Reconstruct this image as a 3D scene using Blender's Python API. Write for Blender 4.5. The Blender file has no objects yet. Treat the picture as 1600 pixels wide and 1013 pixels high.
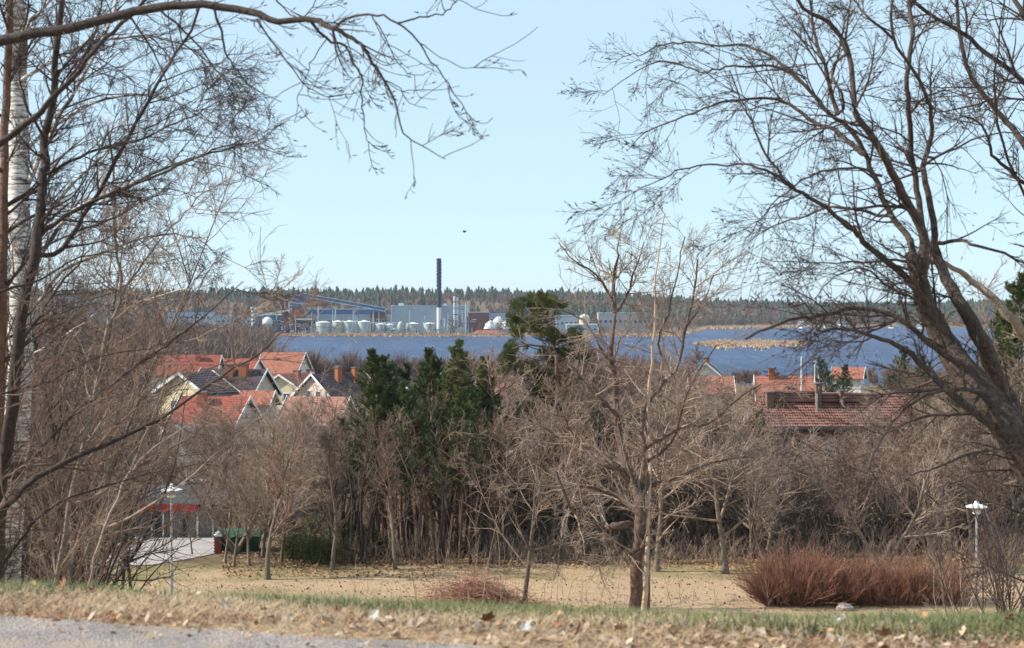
import bpy, math, random
import numpy as np
from mathutils import Vector, Matrix
S = bpy.context.scene
COL = S.collection
R = math.radians
# ---------------------------------------------------------------- camera, sky, sun, exposure
FPX = 2400.0; HOR = 480.0
cam = bpy.data.cameras.new('camera'); camo = bpy.data.objects.new('camera', cam); COL.objects.link(camo)
camo.location = (0, 0, 0); camo.rotation_euler = (R(90), 0, 0)
cam.sensor_width = 36; cam.lens = 54; cam.shift_y = -(506.5 - HOR) / 1600
cam.clip_start = 0.1; cam.clip_end = 20000
cam.dof.use_dof = True; cam.dof.focus_distance = 75; cam.dof.aperture_fstop = 4.5
S.camera = camo
SUN_AZ = (-0.95, 0.0); SUN_EL = 36
w = bpy.data.worlds.new('World'); S.world = w; w.use_nodes = True
nt = w.node_tree; bg = nt.nodes['Background']
sky = nt.nodes.new('ShaderNodeTexSky'); sky.sky_type = 'NISHITA'; sky.sun_disc = False
sky.sun_elevation = R(SUN_EL); sky.sun_rotation = math.atan2(SUN_AZ[0], SUN_AZ[1])
sky.air_density = 0.7; sky.dust_density = 0.0; sky.ozone_density = 4.0; sky.altitude = 0
vs = nt.nodes.new('ShaderNodeVectorMath'); vs.operation = 'SCALE'; vs.inputs['Scale'].default_value = 0.21; nt.links.new(sky.outputs[0], vs.inputs[0])
va = nt.nodes.new('ShaderNodeVectorMath'); va.operation = 'ADD'; va.inputs[1].default_value = (2.35, 3.10, 3.45); nt.links.new(vs.outputs[0], va.inputs[0])  # constant pale blue painted into the whole sky, standing for haze
nt.links.new(va.outputs[0], bg.inputs[0]); bg.inputs[1].default_value = 0.15
sl = bpy.data.lights.new('sun', 'SUN'); sl.energy = 4.9; sl.angle = R(0.5); sl.color = (1.0, 0.93, 0.82)
so = bpy.data.objects.new('sun', sl); COL.objects.link(so)
az = np.array(SUN_AZ) / np.hypot(*SUN_AZ); ce, se = math.cos(R(SUN_EL)), math.sin(R(SUN_EL))
so.rotation_euler = Vector((az[0]*ce, az[1]*ce, se)).to_track_quat('Z', 'Y').to_euler(); so.location = (-30, 0, 60)
S.view_settings.view_transform = 'Standard'; S.view_settings.look = 'None'; S.view_settings.gamma = 1
S.view_settings.use_curve_mapping = False; S.view_settings.exposure = 0.6
S.render.engine = 'CYCLES'
S.cycles.max_bounces = 5; S.cycles.diffuse_bounces = 2; S.cycles.volume_bounces = 0

# ---------------------------------------------------------------- helpers
rs = np.random.RandomState(7)
def lerp_profile(v, xs, ys): return np.interp(v, xs, ys)
def vnoise(x, y, seed=0):
    r = np.random.RandomState(1000 + seed); o = 0
    for k in range(5):
        a, b, c = r.uniform(-1, 1, 3); o = o + np.sin(x*a*1.7 + y*b*1.7 + c*9)
    return o / 5
PY = [-60, 6.4, 7.4, 8.3, 9.9, 10.6, 12.5, 20, 40, 52, 57, 66, 80, 150, 250, 400, 425, 445, 900, 3000]
PZ = [-1.5, -1.5, -1.52, -1.66, -1.95, -2.14, -2.75, -4.7, -8.75, -10.95, -11.12, -11.1, -11.5, -13.5, -16.5, -20.6, -21.6, -23.5, -25, -25]
def far_shore(x, y):
    a = x / np.maximum(y, 1)
    return np.interp(a, [-0.6, 0.11, 0.128, 0.19, 0.27, 0.6], [1150, 1150, 1560, 1650, 1640, 1400])
def gz(x, y):
    x = np.asarray(x, float); y = np.asarray(y, float)
    z = np.interp(y, PY, PZ)
    # verge a little lower on the right
    near = np.exp(-((y - 9.5)/2.0)**2)
    z = z - near*np.clip(x*0.05 + 0.05, -0.09, 0.13)
    z = z + near*0.03*vnoise(x*2.2, y*2.2, 1) + np.clip((y-11)/10, 0, 1)*np.clip((54-y)/8, 0, 1)*0.12*vnoise(x*.5, y*.5, 2)
    z = z + np.clip((y-85)/40, 0, 1)*np.clip((400-y)/40, 0, 1)*0.5*vnoise(x*.03, y*.03, 3)
    # left shore land
    left = np.clip((-0.152*y + 15 - x)/30, 0, 1)*np.clip((y-380)/40, 0, 1)
    z = np.maximum(z, -24 + left*3.6 + left*np.clip((-0.2*y - x)/300, 0, 1)*6)
    fs = far_shore(x, y); d = y - fs
    f = np.clip((d+8)/16, 0, 1)
    a = x/np.maximum(y, 1)
    top = np.interp(a, [-.5, -.12, .05, .12, .2, .5], [9, 11, 9, -1, -4, -2])
    rise = np.clip((d - 200)/np.where(a > .12, 350, 560), 0, 1)
    rise = rise*rise*(3-2*rise)
    zf = -24 + f*3.3 + f*(top + 20.7)*rise + f*rise*2.0*vnoise(x*.006, y*.006, 4)
    return np.where(y > 900, np.maximum(z, zf), z)
def at(px, py, Y): return Vector(((px-800)/FPX*Y, Y, -(py-HOR)/FPX*Y))
def ground_at(px, Y, dz=0):
    X = (px-800)/FPX*Y; return Vector((X, Y, float(gz(X, Y)) + dz))
def Yfor(py, z=-11.12): return -z*FPX/(py-HOR)

MATS = {}
def mat(name, c1, c2=None, scale=3.0, rough=0.85, bump=0.0, bscale=None, spec=0.3, metal=0.0, detail=5, obj_rand=0.0, c3=None, stretch=None):
    if name in MATS: return MATS[name]
    m = bpy.data.materials.new(name); m.use_nodes = True; n = m.node_tree.nodes; l = m.node_tree.links
    b = n['Principled BSDF']; b.inputs['Roughness'].default_value = rough; b.inputs['Metallic'].default_value = metal
    b.inputs['Specular IOR Level'].default_value = spec
    c2 = c2 or tuple(v*0.7 for v in c1)
    tc = n.new('ShaderNodeTexCoord'); vec = tc.outputs['Object']
    if stretch:
        mp = n.new('ShaderNodeMapping'); mp.inputs['Scale'].default_value = stretch; l.new(vec, mp.inputs[0]); vec = mp.outputs[0]
    nz = n.new('ShaderNodeTexNoise'); nz.inputs['Scale'].default_value = scale; nz.inputs['Detail'].default_value = detail
    nz.inputs['Roughness'].default_value = 0.65
    l.new(vec, nz.inputs[0])
    cr = n.new('ShaderNodeValToRGB'); e = cr.color_ramp.elements
    e[0].position = 0.35; e[0].color = (*c2, 1); e[1].position = 0.65; e[1].color = (*c1, 1)
    if c3: q = cr.color_ramp.elements.new(0.8); q.color = (*c3, 1)
    l.new(nz.outputs['Fac'], cr.inputs[0]); out = cr.outputs[0]
    if obj_rand:
        oi = n.new('ShaderNodeObjectInfo'); mr = n.new('ShaderNodeMapRange'); mr.inputs['To Min'].default_value = 1-obj_rand; mr.inputs['To Max'].default_value = 1+obj_rand
        l.new(oi.outputs['Random'], mr.inputs[0]); hs = n.new('ShaderNodeHueSaturation'); l.new(mr.outputs[0], hs.inputs['Value']); l.new(out, hs.inputs['Color']); out = hs.outputs[0]
    l.new(out, b.inputs['Base Color'])
    if bump:
        n2 = n.new('ShaderNodeTexNoise'); n2.inputs['Scale'].default_value = bscale or scale*4; n2.inputs['Detail'].default_value = 4; l.new(vec, n2.inputs[0])
        bp = n.new('ShaderNodeBump'); bp.inputs['Strength'].default_value = bump; bp.inputs['Distance'].default_value = 0.05
        l.new(n2.outputs['Fac'], bp.inputs['Height']); l.new(bp.outputs[0], b.inputs['Normal'])
    MATS[name] = m; return m

def mesh_from(name, V, F, smooth=False):
    """V (n,3); F list of (m,k) int arrays"""
    me = bpy.data.meshes.new(name); V = np.asarray(V, np.float32)
    me.vertices.add(len(V)); me.vertices.foreach_set('co', V.ravel())
    if isinstance(F, np.ndarray): F = [F]
    F = [np.asarray(f, np.int32) for f in F if len(f)]
    idx = np.concatenate([f.ravel() for f in F]); tot = np.concatenate([np.full(len(f), f.shape[1], np.int32) for f in F])
    me.loops.add(len(idx)); me.loops.foreach_set('vertex_index', idx)
    me.polygons.add(len(tot)); st = np.concatenate([[0], np.cumsum(tot)[:-1]]).astype(np.int32)
    me.polygons.foreach_set('loop_start', st); me.polygons.foreach_set('loop_total', tot)
    me.polygons.foreach_set('use_smooth', np.full(len(tot), bool(smooth)))
    me.update(calc_edges=True); return me
def link(name, me, m=None, parent=None, loc=None, kind=None):
    o = bpy.data.objects.new(name, me); COL.objects.link(o)
    if m and not me.materials: me.materials.append(m)
    if parent: o.parent = parent
    if loc is not None: o.location = loc
    if kind: o['kind'] = kind
    return o
def thing(name, label, cat, loc=(0,0,0), rz=0, group=None):
    o = bpy.data.objects.new(name, None); COL.objects.link(o); o.location = loc; o.rotation_euler = (0,0,rz)
    o.empty_display_size = 0.2
    return tag(o, label, cat, group)
def tag(o, label, cat, group=None, kind=None):
    o['label'] = label; o['category'] = cat
    if group: o['group'] = group
    if kind: o['kind'] = kind
    return o
def dup(root, loc, rz=0, sc=1, label=None, group=None):
    r = root.copy(); COL.objects.link(r); r.location = loc; r.rotation_euler = (0, 0, rz); r.scale = (sc, sc, sc) if not hasattr(sc, '__len__') else sc
    if label: r['label'] = label
    if group: r['group'] = group
    for ch in list(root.children):
        c = ch.copy(); COL.objects.link(c); c.parent = r
        for g in ch.children:
            d = g.copy(); COL.objects.link(d); d.parent = c
    return r
class MB:
    def __init__(s): s.V = []; s.F = {}; s.n = 0
    def add(s, V, F):
        s.V.append(np.asarray(V, float))
        for f in F: s.F.setdefault(len(f), []).append([i+s.n for i in f])
        s.n += len(V); return s
    def box(s, x0, x1, y0, y1, z0, z1, M=None):
        V = [(x, y, z) for z in (z0, z1) for x, y in ((x0,y0),(x1,y0),(x1,y1),(x0,y1))]
        if M is not None: V = [tuple(M @ Vector(v)) for v in V]
        return s.add(V, [(0,3,2,1),(4,5,6,7),(0,1,5,4),(1,2,6,5),(2,3,7,6),(3,0,4,7)])
    def bar(s, a, b, w, h=None):
        a = Vector(a); b = Vector(b); d = b-a; L = d.length; M = Matrix.Translation(a) @ d.to_track_quat('Z','Y').to_matrix().to_4x4()
        h = h or w; return s.box(-w/2, w/2, -h/2, h/2, 0, L, M)
    def cyl(s, x, y, z0, z1, r, r2=None, k=12, cap=True):
        r2 = r if r2 is None else r2; V = []
        for z, q in ((z0, r), (z1, r2)):
            for i in range(k): V.append((x+q*math.cos(2*math.pi*i/k), y+q*math.sin(2*math.pi*i/k), z))
        F = [(i, (i+1)%k, k+(i+1)%k, k+i) for i in range(k)]
        if cap: F += [tuple(range(k))[::-1], tuple(range(k, 2*k))]
        return s.add(V, F)
    def lathe(s, prof, x=0, y=0, k=14):
        V = [(x+r*math.cos(2*math.pi*i/k), y+r*math.sin(2*math.pi*i/k), z) for r, z in prof for i in range(k)]
        F = [(j*k+i, j*k+(i+1)%k, (j+1)*k+(i+1)%k, (j+1)*k+i) for j in range(len(prof)-1) for i in range(k)]
        F += [tuple(range(k))[::-1], tuple(range((len(prof)-1)*k, len(prof)*k))]
        return s.add(V, F)
    def poly(s, pts, F): return s.add(pts, F)
    def mesh(s, name, smooth=False): return mesh_from(name, np.concatenate(s.V), [np.array(f) for f in s.F.values()], smooth)
    def build(s, name, m, parent=None, kind=None, loc=None, smooth=False): return link(name, s.mesh(name, smooth), m, parent, loc, kind)

# ------------------------------------------------ branching (vectorised, level by level)
def norm(v): return v/np.maximum(np.linalg.norm(v, axis=-1, keepdims=True), 1e-9)
def grow(P0, D, L, R0, n, wander=0.15, trop=(0,0,0), R1=None, curl=None, rng=rs):
    N = len(P0); P = np.zeros((N, n+1, 3)); P[:,0] = P0; d = norm(D); R1 = R0*0.25 if R1 is None else R1
    trop = np.asarray(trop, float); step = (L/n)[:,None]
    for i in range(n):
        t = i/max(n-1, 1)
        tr = trop if curl is None else trop*(1-t) + np.asarray(curl)*t
        d = norm(d + rng.normal(0, wander, (N,3)) + tr/n)
        P[:,i+1] = P[:,i] + d*step
    T = np.linspace(0, 1, n+1)[None,:]; rad = R0[:,None]*(1-T) + (R1 if hasattr(R1,'__len__') else np.full(N, R1))[:,None]*T
    return P, rad
def children(P, rad, per, tmin=0.2, tmax=1.0, ang=(35, 65), lr=0.5, lvar=0.3, taper=0.6, rr=0.6, rmin=0.0, rmax=9, up=0.0, rng=rs, flat=None):
    """per: mean children per parent (array or number). returns P0,D,L,R0"""
    N, n1, _ = P.shape; n = n1-1
    plen = np.linalg.norm(np.diff(P, axis=1), axis=2).sum(1)
    cnt = rng.poisson(per, N) if not hasattr(per, '__len__') else rng.poisson(per)
    if cnt.sum() == 0: cnt[0] = 2
    idx = np.repeat(np.arange(N), cnt); M = len(idx)
    t = rng.uniform(tmin, tmax, M); f = np.clip(t*n, 0, n-1e-4); i = f.astype(int); u = (f-i)[:,None]
    p = P[idx, i]*(1-u) + P[idx, i+1]*u; d = norm(P[idx, i+1]-P[idx, i])
    r = rad[idx, i]*(1-u[:,0]) + rad[idx, i+1]*u[:,0]
    a = norm(np.cross(d, rng.normal(0, 1, (M,3)))); th = np.radians(rng.uniform(ang[0], ang[1], M))[:,None]
    D = d*np.cos(th) + a*np.sin(th); D[:,2] += up
    if flat is not None: D[:,1] *= flat
    L = plen[idx]*lr*(1-taper*t)*rng.uniform(1-lvar, 1+lvar, M)
    return p, norm(D), L, np.clip(r*rr, rmin, rmax)
def tube_mesh(name, groups, sides=3, smooth=True, quads=True):
    V = []; F = []; n0 = 0
    for g in groups:
        P, rad = g[0], g[1]; k = g[2] if len(g) > 2 else sides
        N, n, _ = P.shape
        if N == 0: continue
        T = np.zeros_like(P); T[:,1:-1] = P[:,2:]-P[:,:-2]; T[:,0] = P[:,1]-P[:,0]; T[:,-1] = P[:,-1]-P[:,-2]; T = norm(T)
        main = norm(P[:,-1]-P[:,0]); ref = np.where(np.abs(main[:,2:3]) < 0.9, np.array([[0,0,1.]]), np.array([[1.,0,0]]))
        ref = np.repeat(ref[:,None], n, 1); U = norm(np.cross(T, ref)); W = np.cross(T, U)
        A = 2*np.pi*np.arange(k)/k
        ring = P[:,:,None] + rad[:,:,None,None]*(U[:,:,None]*np.cos(A)[None,None,:,None] + W[:,:,None]*np.sin(A)[None,None,:,None])
        V.append(ring.reshape(-1, 3))
        base = n0 + (np.arange(N)*n*k)[:,None,None] + (np.arange(n-1)*k)[None,:,None]; a = np.arange(k)[None,None,:]; b = (np.arange(k)+1)%k
        b = b[None,None,:]
        q = np.stack([base+a, base+b, base+k+b, base+k+a], -1).reshape(-1, 4); F.append(q); n0 += N*n*k
    return mesh_from(name, np.concatenate(V), [np.concatenate(F)], smooth)
def spline(pts, n):
    """resample control points (k,m) smoothly to n+1"""
    pts = np.asarray(pts, float); k = len(pts); t = np.linspace(0, k-1, n+1); i = np.clip(t.astype(int), 0, k-2); u = (t-i)[:,None]
    p0 = pts[np.maximum(i-1, 0)]; p1 = pts[i]; p2 = pts[i+1]; p3 = pts[np.minimum(i+2, k-1)]
    return 0.5*((2*p1) + (-p0+p2)*u + (2*p0-5*p1+4*p2-p3)*u*u + (-p0+3*p1-3*p2+p3)*u**3)
def trace(pts, Y0, Y1, w0, w1, n=None, jit=0.004):
    """limb through points seen in the photograph, set at real depths Y0..Y1 and given real thickness"""
    n = n or len(pts)*3; c = spline(pts, n); t = np.linspace(0, 1, n+1); Y = Y0 + (Y1-Y0)*t
    Y = Y + 0.02*Y0*np.sin(t*7 + pts[0][0])*np.sin(t*np.pi)
    P = np.stack([(c[:,0]-800)/FPX*Y, Y, -(c[:,1]-HOR)/FPX*Y], 1)
    P[1:-1] += rs.normal(0, jit*Y0*0.12, P[1:-1].shape)
    rad = (w0 + (w1-w0)*t**0.8)/2/FPX*Y
    return P[None], rad[None]
def blades(P, D, length, width, rng=rs):
    """single-triangle needle blades"""
    N = len(P); D = norm(D); s = norm(np.cross(D, rng.normal(0, 1, (N,3))))*(width/2 if not hasattr(width,'__len__') else width[:,None]/2)
    L = length[:,None] if hasattr(length,'__len__') else length
    V = np.stack([P-s, P+s, P+D*L], 1).reshape(-1, 3); return V, np.arange(3*N).reshape(-1, 3)
# ---------------------------------------------------------------- materials
M_bark = mat('grey_brown_bark', (0.24,0.19,0.15), (0.11,0.085,0.07), 18, 0.9, 0.5, obj_rand=0.25)
M_barkd = mat('dark_bark', (0.085,0.058,0.05), (0.035,0.025,0.022), 25, 0.85, 0.5)
M_twig = mat('twig_bark', (0.36,0.26,0.20), (0.145,0.10,0.078), 2.2, 0.8, obj_rand=0.4)
M_twigd = mat('dark_twig_bark', (0.085,0.055,0.05), (0.045,0.03,0.028), 3.0, 0.6)
M_twigl = mat('pale_twig_bark', (0.37,0.28,0.225), (0.20,0.145,0.115), 3.0, 0.75)
M_twigr = mat('reddish_twig_bark', (0.29,0.185,0.14), (0.12,0.078,0.06), 2.0, 0.8, obj_rand=0.3)
M_white = mat('white_paint', (0.78,0.78,0.76), (0.7,0.7,0.68), 2, 0.5)
M_steel = mat('galvanised_steel', (0.42,0.44,0.46), (0.32,0.34,0.36), 8, 0.45, metal=0.3)
M_lampw = mat('white_lamp_enamel', (0.8,0.82,0.84), (0.72,0.74,0.76), 6, 0.35)

def ramp(n, pts):
    cr = n.new('ShaderNodeValToRGB'); e = cr.color_ramp.elements
    e[0].position = pts[0][0]; e[0].color = (*pts[0][1], 1); e[1].position = pts[-1][0]; e[1].color = (*pts[-1][1], 1)
    for p, c in pts[1:-1]: q = e.new(p); q.color = (*c, 1)
    return cr
# birch bark: white with dark horizontal lenticels
mb = bpy.data.materials.new('birch_bark'); mb.use_nodes = True; n = mb.node_tree.nodes; l = mb.node_tree.links; b = n['Principled BSDF']; b.inputs['Roughness'].default_value = .7
tc = n.new('ShaderNodeTexCoord'); mp = n.new('ShaderNodeMapping'); mp.inputs['Scale'].default_value = (3, 3, 26); l.new(tc.outputs['Object'], mp.inputs[0])
nz = n.new('ShaderNodeTexNoise'); nz.inputs['Scale'].default_value = 1.5; nz.inputs['Detail'].default_value = 5; nz.inputs['Roughness'].default_value = .7; l.new(mp.outputs[0], nz.inputs[0])
cr = ramp(n, [(.40, (.05,.04,.04)), (.47, (.33,.29,.26)), (.56, (.66,.62,.58)), (.75, (.74,.70,.66))]); l.new(nz.outputs[0], cr.inputs[0])
n2 = n.new('ShaderNodeTexNoise'); n2.inputs['Scale'].default_value = 2.2; n2.inputs['Detail'].default_value = 6; l.new(tc.outputs['Object'], n2.inputs[0])
cr2 = ramp(n, [(.50, (1,1,1)), (.60, (.13,.10,.09))]); l.new(n2.outputs[0], cr2.inputs[0])
mx = n.new('ShaderNodeMix'); mx.data_type = 'RGBA'; mx.blend_type = 'MULTIPLY'; mx.inputs[0].default_value = 1; l.new(cr.outputs[0], mx.inputs[6]); l.new(cr2.outputs[0], mx.inputs[7]); l.new(mx.outputs[2], b.inputs['Base Color'])
bp = n.new('ShaderNodeBump'); bp.inputs['Strength'].default_value = .4; l.new(nz.outputs[0], bp.inputs['Height']); l.new(bp.outputs[0], b.inputs['Normal'])
M_birch = mb

# ground: straw coloured grass with green, bare-earth and leafy patches
mg = bpy.data.materials.new('grassland'); mg.use_nodes = True; n = mg.node_tree.nodes; l = mg.node_tree.links; b = n['Principled BSDF']; b.inputs['Roughness'].default_value = .95; b.inputs['Specular IOR Level'].default_value = .1
tc = n.new('ShaderNodeTexCoord'); O = tc.outputs['Object']
def noise(scale, detail=6, rough=.6, vec=None, st=None):
    q = n.new('ShaderNodeTexNoise'); q.inputs['Scale'].default_value = scale; q.inputs['Detail'].default_value = detail; q.inputs['Roughness'].default_value = rough
    v = vec or O
    if st: m_ = n.new('ShaderNodeMapping'); m_.inputs['Scale'].default_value = st; l.new(v, m_.inputs[0]); v = m_.outputs[0]
    l.new(v, q.inputs[0]); return q.outputs[0]
def mixc(f, a, bb, mode='MIX'):
    m_ = n.new('ShaderNodeMix'); m_.data_type = 'RGBA'; m_.blend_type = mode
    for s_, v in ((0, f), (6, a), (7, bb)):
        if hasattr(v, 'links') or hasattr(v, 'node'): l.new(v, m_.inputs[s_])
        elif isinstance(v, tuple): m_.inputs[s_].default_value = (*v, 1)
        else: m_.inputs[s_].default_value = v
    return m_.outputs[2]
def mth(op, a, bb=None, clamp=False):
    m_ = n.new('ShaderNodeMath'); m_.operation = op; m_.use_clamp = clamp
    for s_, v in ((0, a), (1, bb)):
        if v is None: continue
        if hasattr(v, 'node'): l.new(v, m_.inputs[s_])
        else: m_.inputs[s_].default_value = v
    return m_.outputs[0]
fine = ramp(n, [(.3, (.27,.175,.105)), (.5, (.44,.31,.20)), (.7, (.55,.41,.285))]); l.new(noise(14, 8, .75), fine.inputs[0])
green = ramp(n, [(.3, (.11,.105,.04)), (.7, (.27,.25,.10))]); l.new(noise(9, 8, .7), green.inputs[0])
sx = n.new('ShaderNodeSeparateXYZ'); l.new(O, sx.inputs[0])
nn = noise(.22, 5, .6, None, (1, 2.2, 1))
# greener towards the left of the lawn and along its far edge
gl = mth('MULTIPLY', mth('SUBTRACT', -6.0, sx.outputs[0]), .06, True)
gb = mth('MULTIPLY', mth('SUBTRACT', sx.outputs[1], 61.5), .18, True)
gm = mth('ADD', mth('ADD', mth('MULTIPLY', gl, .28), mth('MULTIPLY', gb, .22)), nn)
gr_ = ramp(n, [(.56, (0,0,0)), (.80, (.85,.85,.85))]); l.new(gm, gr_.inputs[0])
c = mixc(gr_.outputs[0], fine.outputs[0], green.outputs[0])
# brown woodland floor beyond the lawn
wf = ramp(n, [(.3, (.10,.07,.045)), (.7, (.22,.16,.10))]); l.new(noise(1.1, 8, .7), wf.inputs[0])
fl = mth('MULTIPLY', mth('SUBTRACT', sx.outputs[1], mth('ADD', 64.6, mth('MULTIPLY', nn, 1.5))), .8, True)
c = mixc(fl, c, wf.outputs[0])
spk = ramp(n, [(.66, (1,1,1)), (.70, (.55,.42,.32))]); l.new(noise(6.5, 3, .8), spk.inputs[0])
c = mixc(1.0, c, spk.outputs[0], 'MULTIPLY')
l.new(c, b.inputs['Base Color'])
bp = n.new('ShaderNodeBump'); bp.inputs['Strength'].default_value = .8; bp.inputs['Distance'].default_value = .08; l.new(noise(11, 6, .7), bp.inputs['Height']); l.new(bp.outputs[0], b.inputs['Normal'])

# ---------------------------------------------------------------- ground, road, yard, lake
def grid_mesh(name, ys, us, xf, zf, dz=0):
    Yg, U = np.meshgrid(ys, us, indexing='ij'); X = xf(U, Yg); Z = zf(X, Yg) + dz
    V = np.stack([X, Yg, Z], -1).reshape(-1, 3); a, b_ = len(ys), len(us)
    i = np.arange(a-1)[:,None]*b_ + np.arange(b_-1)[None]; i = i.ravel()
    return mesh_from(name, V, np.stack([i, i+1, i+b_+1, i+b_], 1), True)
ys = np.concatenate([np.linspace(-60, 5, 12), np.linspace(5.6, 13, 56), np.linspace(13.6, 70, 90), np.linspace(72, 450, 70), np.linspace(470, 1120, 14), np.geomspace(1135, 2600, 60), np.geomspace(2750, 9000, 8)])
us = np.linspace(-1, 1, 151)
us = np.sign(us)*(0.62*np.abs(us) + 0.9*np.abs(us)**5)
link('ground', grid_mesh('ground', ys, us, lambda u, y: u*(np.abs(y)+16), gz), mg, kind='structure')
# asphalt road in front
ma = bpy.data.materials.new('asphalt'); ma.use_nodes = True; n = ma.node_tree.nodes; l = ma.node_tree.links; b = n['Principled BSDF']; b.inputs['Roughness'].default_value = .9
tc = n.new('ShaderNodeTexCoord'); O = tc.outputs['Object']
v = n.new('ShaderNodeTexVoronoi'); v.inputs['Scale'].default_value = 90; l.new(O, v.inputs[0])
st = ramp(n, [(.0, (.16,.135,.125)), (.5, (.27,.235,.22)), (1, (.48,.42,.39))]); l.new(v.outputs['Color'], st.inputs[0])
pt = ramp(n, [(.3, (.75,.72,.72)), (.7, (1.15,1.1,1.1))]); l.new(noise(2.5, 5), pt.inputs[0])
dirt = ramp(n, [(.52, (0,0,0)), (.66, (1,1,1))]); l.new(noise(3.2, 7, .7), dirt.inputs[0])
c = mixc(1.0, st.outputs[0], pt.outputs[0], 'MULTIPLY'); c = mixc(dirt.outputs[0], c, (.36,.27,.19)); l.new(c, b.inputs['Base Color'])
bp = n.new('ShaderNodeBump'); bp.inputs['Strength'].default_value = .9; bp.inputs['Distance'].default_value = .01; l.new(v.outputs['Distance'], bp.inputs['Height']); l.new(bp.outputs[0], b.inputs['Normal'])
road_edge = lambda x: 6.70 - 0.27*np.clip(x, -6, 30) + 0.10*vnoise(x*4, x*0, 9) + 0.03*vnoise(x*17, x*0, 8)
xs = np.linspace(-14, 14, 400); us2 = np.linspace(0, 1, 24)
link('road', grid_mesh('road', us2, xs, lambda u, t: u, lambda x, t: 0*x), ma, kind='structure')
rd = bpy.data.objects['road'].data; co = np.zeros(len(rd.vertices)*3, np.float32); rd.vertices.foreach_get('co', co); co = co.reshape(-1, 3)
co[:,1] = -6 + (road_edge(co[:,0]) + 6)*co[:,1]; co[:,2] = gz(co[:,0], co[:,1]) + .02; rd.vertices.foreach_set('co', co.ravel()); rd.update()
# yard on the left behind the lawn
M_yard = mat('pale_asphalt', (.40,.355,.35), (.30,.27,.265), .8, .9, .2, 40)
P4 = []
yy = np.linspace(0, 1, 16); xx = np.linspace(0, 1, 30)
YY, XX = np.meshgrid(yy, xx, indexing='ij')
x_px = 60 + XX*278; y0 = np.interp(x_px, [60, 150, 235, 300, 338], [876, 884, 883, 870, 861]); y1 = np.interp(x_px, [60, 338], [830, 839])
Yn = 11.07*FPX/(y0-HOR); Yf = 11.3*FPX/(y1-HOR); Yv = Yn + (Yf-Yn)*YY; Xv = (x_px-800)/FPX*Yv
Vv = np.stack([Xv, Yv, gz(Xv, Yv)+.03], -1).reshape(-1, 3); i = (np.arange(15)[:,None]*30+np.arange(29)[None]).ravel()
link('asphalt_yard', mesh_from('asphalt_yard', Vv, np.stack([i, i+1, i+31, i+30], 1)), M_yard, kind='structure')
# lake
mw = bpy.data.materials.new('lake_water'); mw.use_nodes = True; n = mw.node_tree.nodes; l = mw.node_tree.links; b = n['Principled BSDF']
b.inputs['Roughness'].default_value = .45; b.inputs['IOR'].default_value = 1.33; b.inputs['Specular IOR Level'].default_value = .28
tc = n.new('ShaderNodeTexCoord'); O = tc.outputs['Object']
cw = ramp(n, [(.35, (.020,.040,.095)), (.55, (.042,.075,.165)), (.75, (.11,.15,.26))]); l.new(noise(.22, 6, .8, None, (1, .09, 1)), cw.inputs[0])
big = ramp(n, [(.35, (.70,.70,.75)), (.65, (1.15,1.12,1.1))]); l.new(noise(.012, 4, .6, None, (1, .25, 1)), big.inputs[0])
foam_glint = ramp(n, [(.655, (0,0,0)), (.685, (1,1,1))]); l.new(noise(.55, 3, .6, None, (1, .10, 1)), foam_glint.inputs[0])  # white flecks in the water colour: foam and painted glints
foam_glint_mask = ramp(n, [(.50, (0,0,0)), (.62, (1,1,1))]); l.new(noise(.006, 3, .6, None, (1, .5, 1)), foam_glint_mask.inputs[0]); c = mixc(1.0, cw.outputs[0], big.outputs[0], 'MULTIPLY'); c = mixc(mth('MULTIPLY', foam_glint.outputs[0], foam_glint_mask.outputs[0]), c, (.75,.78,.82)); l.new(c, b.inputs['Base Color'])
bp = n.new('ShaderNodeBump'); bp.inputs['Strength'].default_value = 1; bp.inputs['Distance'].default_value = .8; l.new(noise(.5, 5, .7, None, (1, .5, 1)), bp.inputs['Height']); l.new(bp.outputs[0], b.inputs['Normal'])
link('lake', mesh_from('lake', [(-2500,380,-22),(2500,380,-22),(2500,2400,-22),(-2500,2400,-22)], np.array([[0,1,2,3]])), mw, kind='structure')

# ---------------------------------------------------------------- far woods (one mass each)
rf = np.random.RandomState(11)
def conifer_template(k, seed, tiers=5):
    r = np.random.RandomState(seed); V = []; F = []; n0 = 0
    for j in range(tiers):
        z0 = j/tiers*0.9+.08; z1 = min(1.0, z0+0.34); rad = (1-(j/tiers)**1.6)*0.46+.07
        A = np.arange(k)/k*2*np.pi + r.uniform(0, 6)
        ro = rad*r.uniform(.55, 1.25, k); V += [(ro[i]*np.cos(A[i]), ro[i]*np.sin(A[i]), z0 + r.uniform(-.05, .05)) for i in range(k)] + [(0, 0, z1)]
        F += [(n0+i, n0+(i+1)%k, n0+k) for i in range(k)]; n0 += k+1
    return np.array(V), np.array(F)
def spray_template(m, seed, wd=.05):
    """bare far tree: thin upward slivers round a stem"""
    r = np.random.RandomState(seed); z = r.uniform(.15, .75, m); a = r.uniform(0, 2*np.pi, m); o = np.stack([.03*np.cos(a), .03*np.sin(a), z*.8], 1)
    sp = r.uniform(.15, .5, m)*np.sin(np.pi*np.clip(z+.1, 0, 1)); e = np.stack([sp*np.cos(a), sp*np.sin(a), z + r.uniform(.1, .3, m)], 1)
    V, F = blades(o, e-o, np.linalg.norm(e-o, axis=1), np.full(m, wd), r)
    V = np.concatenate([V, [(-.03,0,0),(.03,0,0),(0,0,.9)]]); F = np.concatenate([F, [[len(V)-3, len(V)-2, len(V)-1]]]); return V, F
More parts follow.
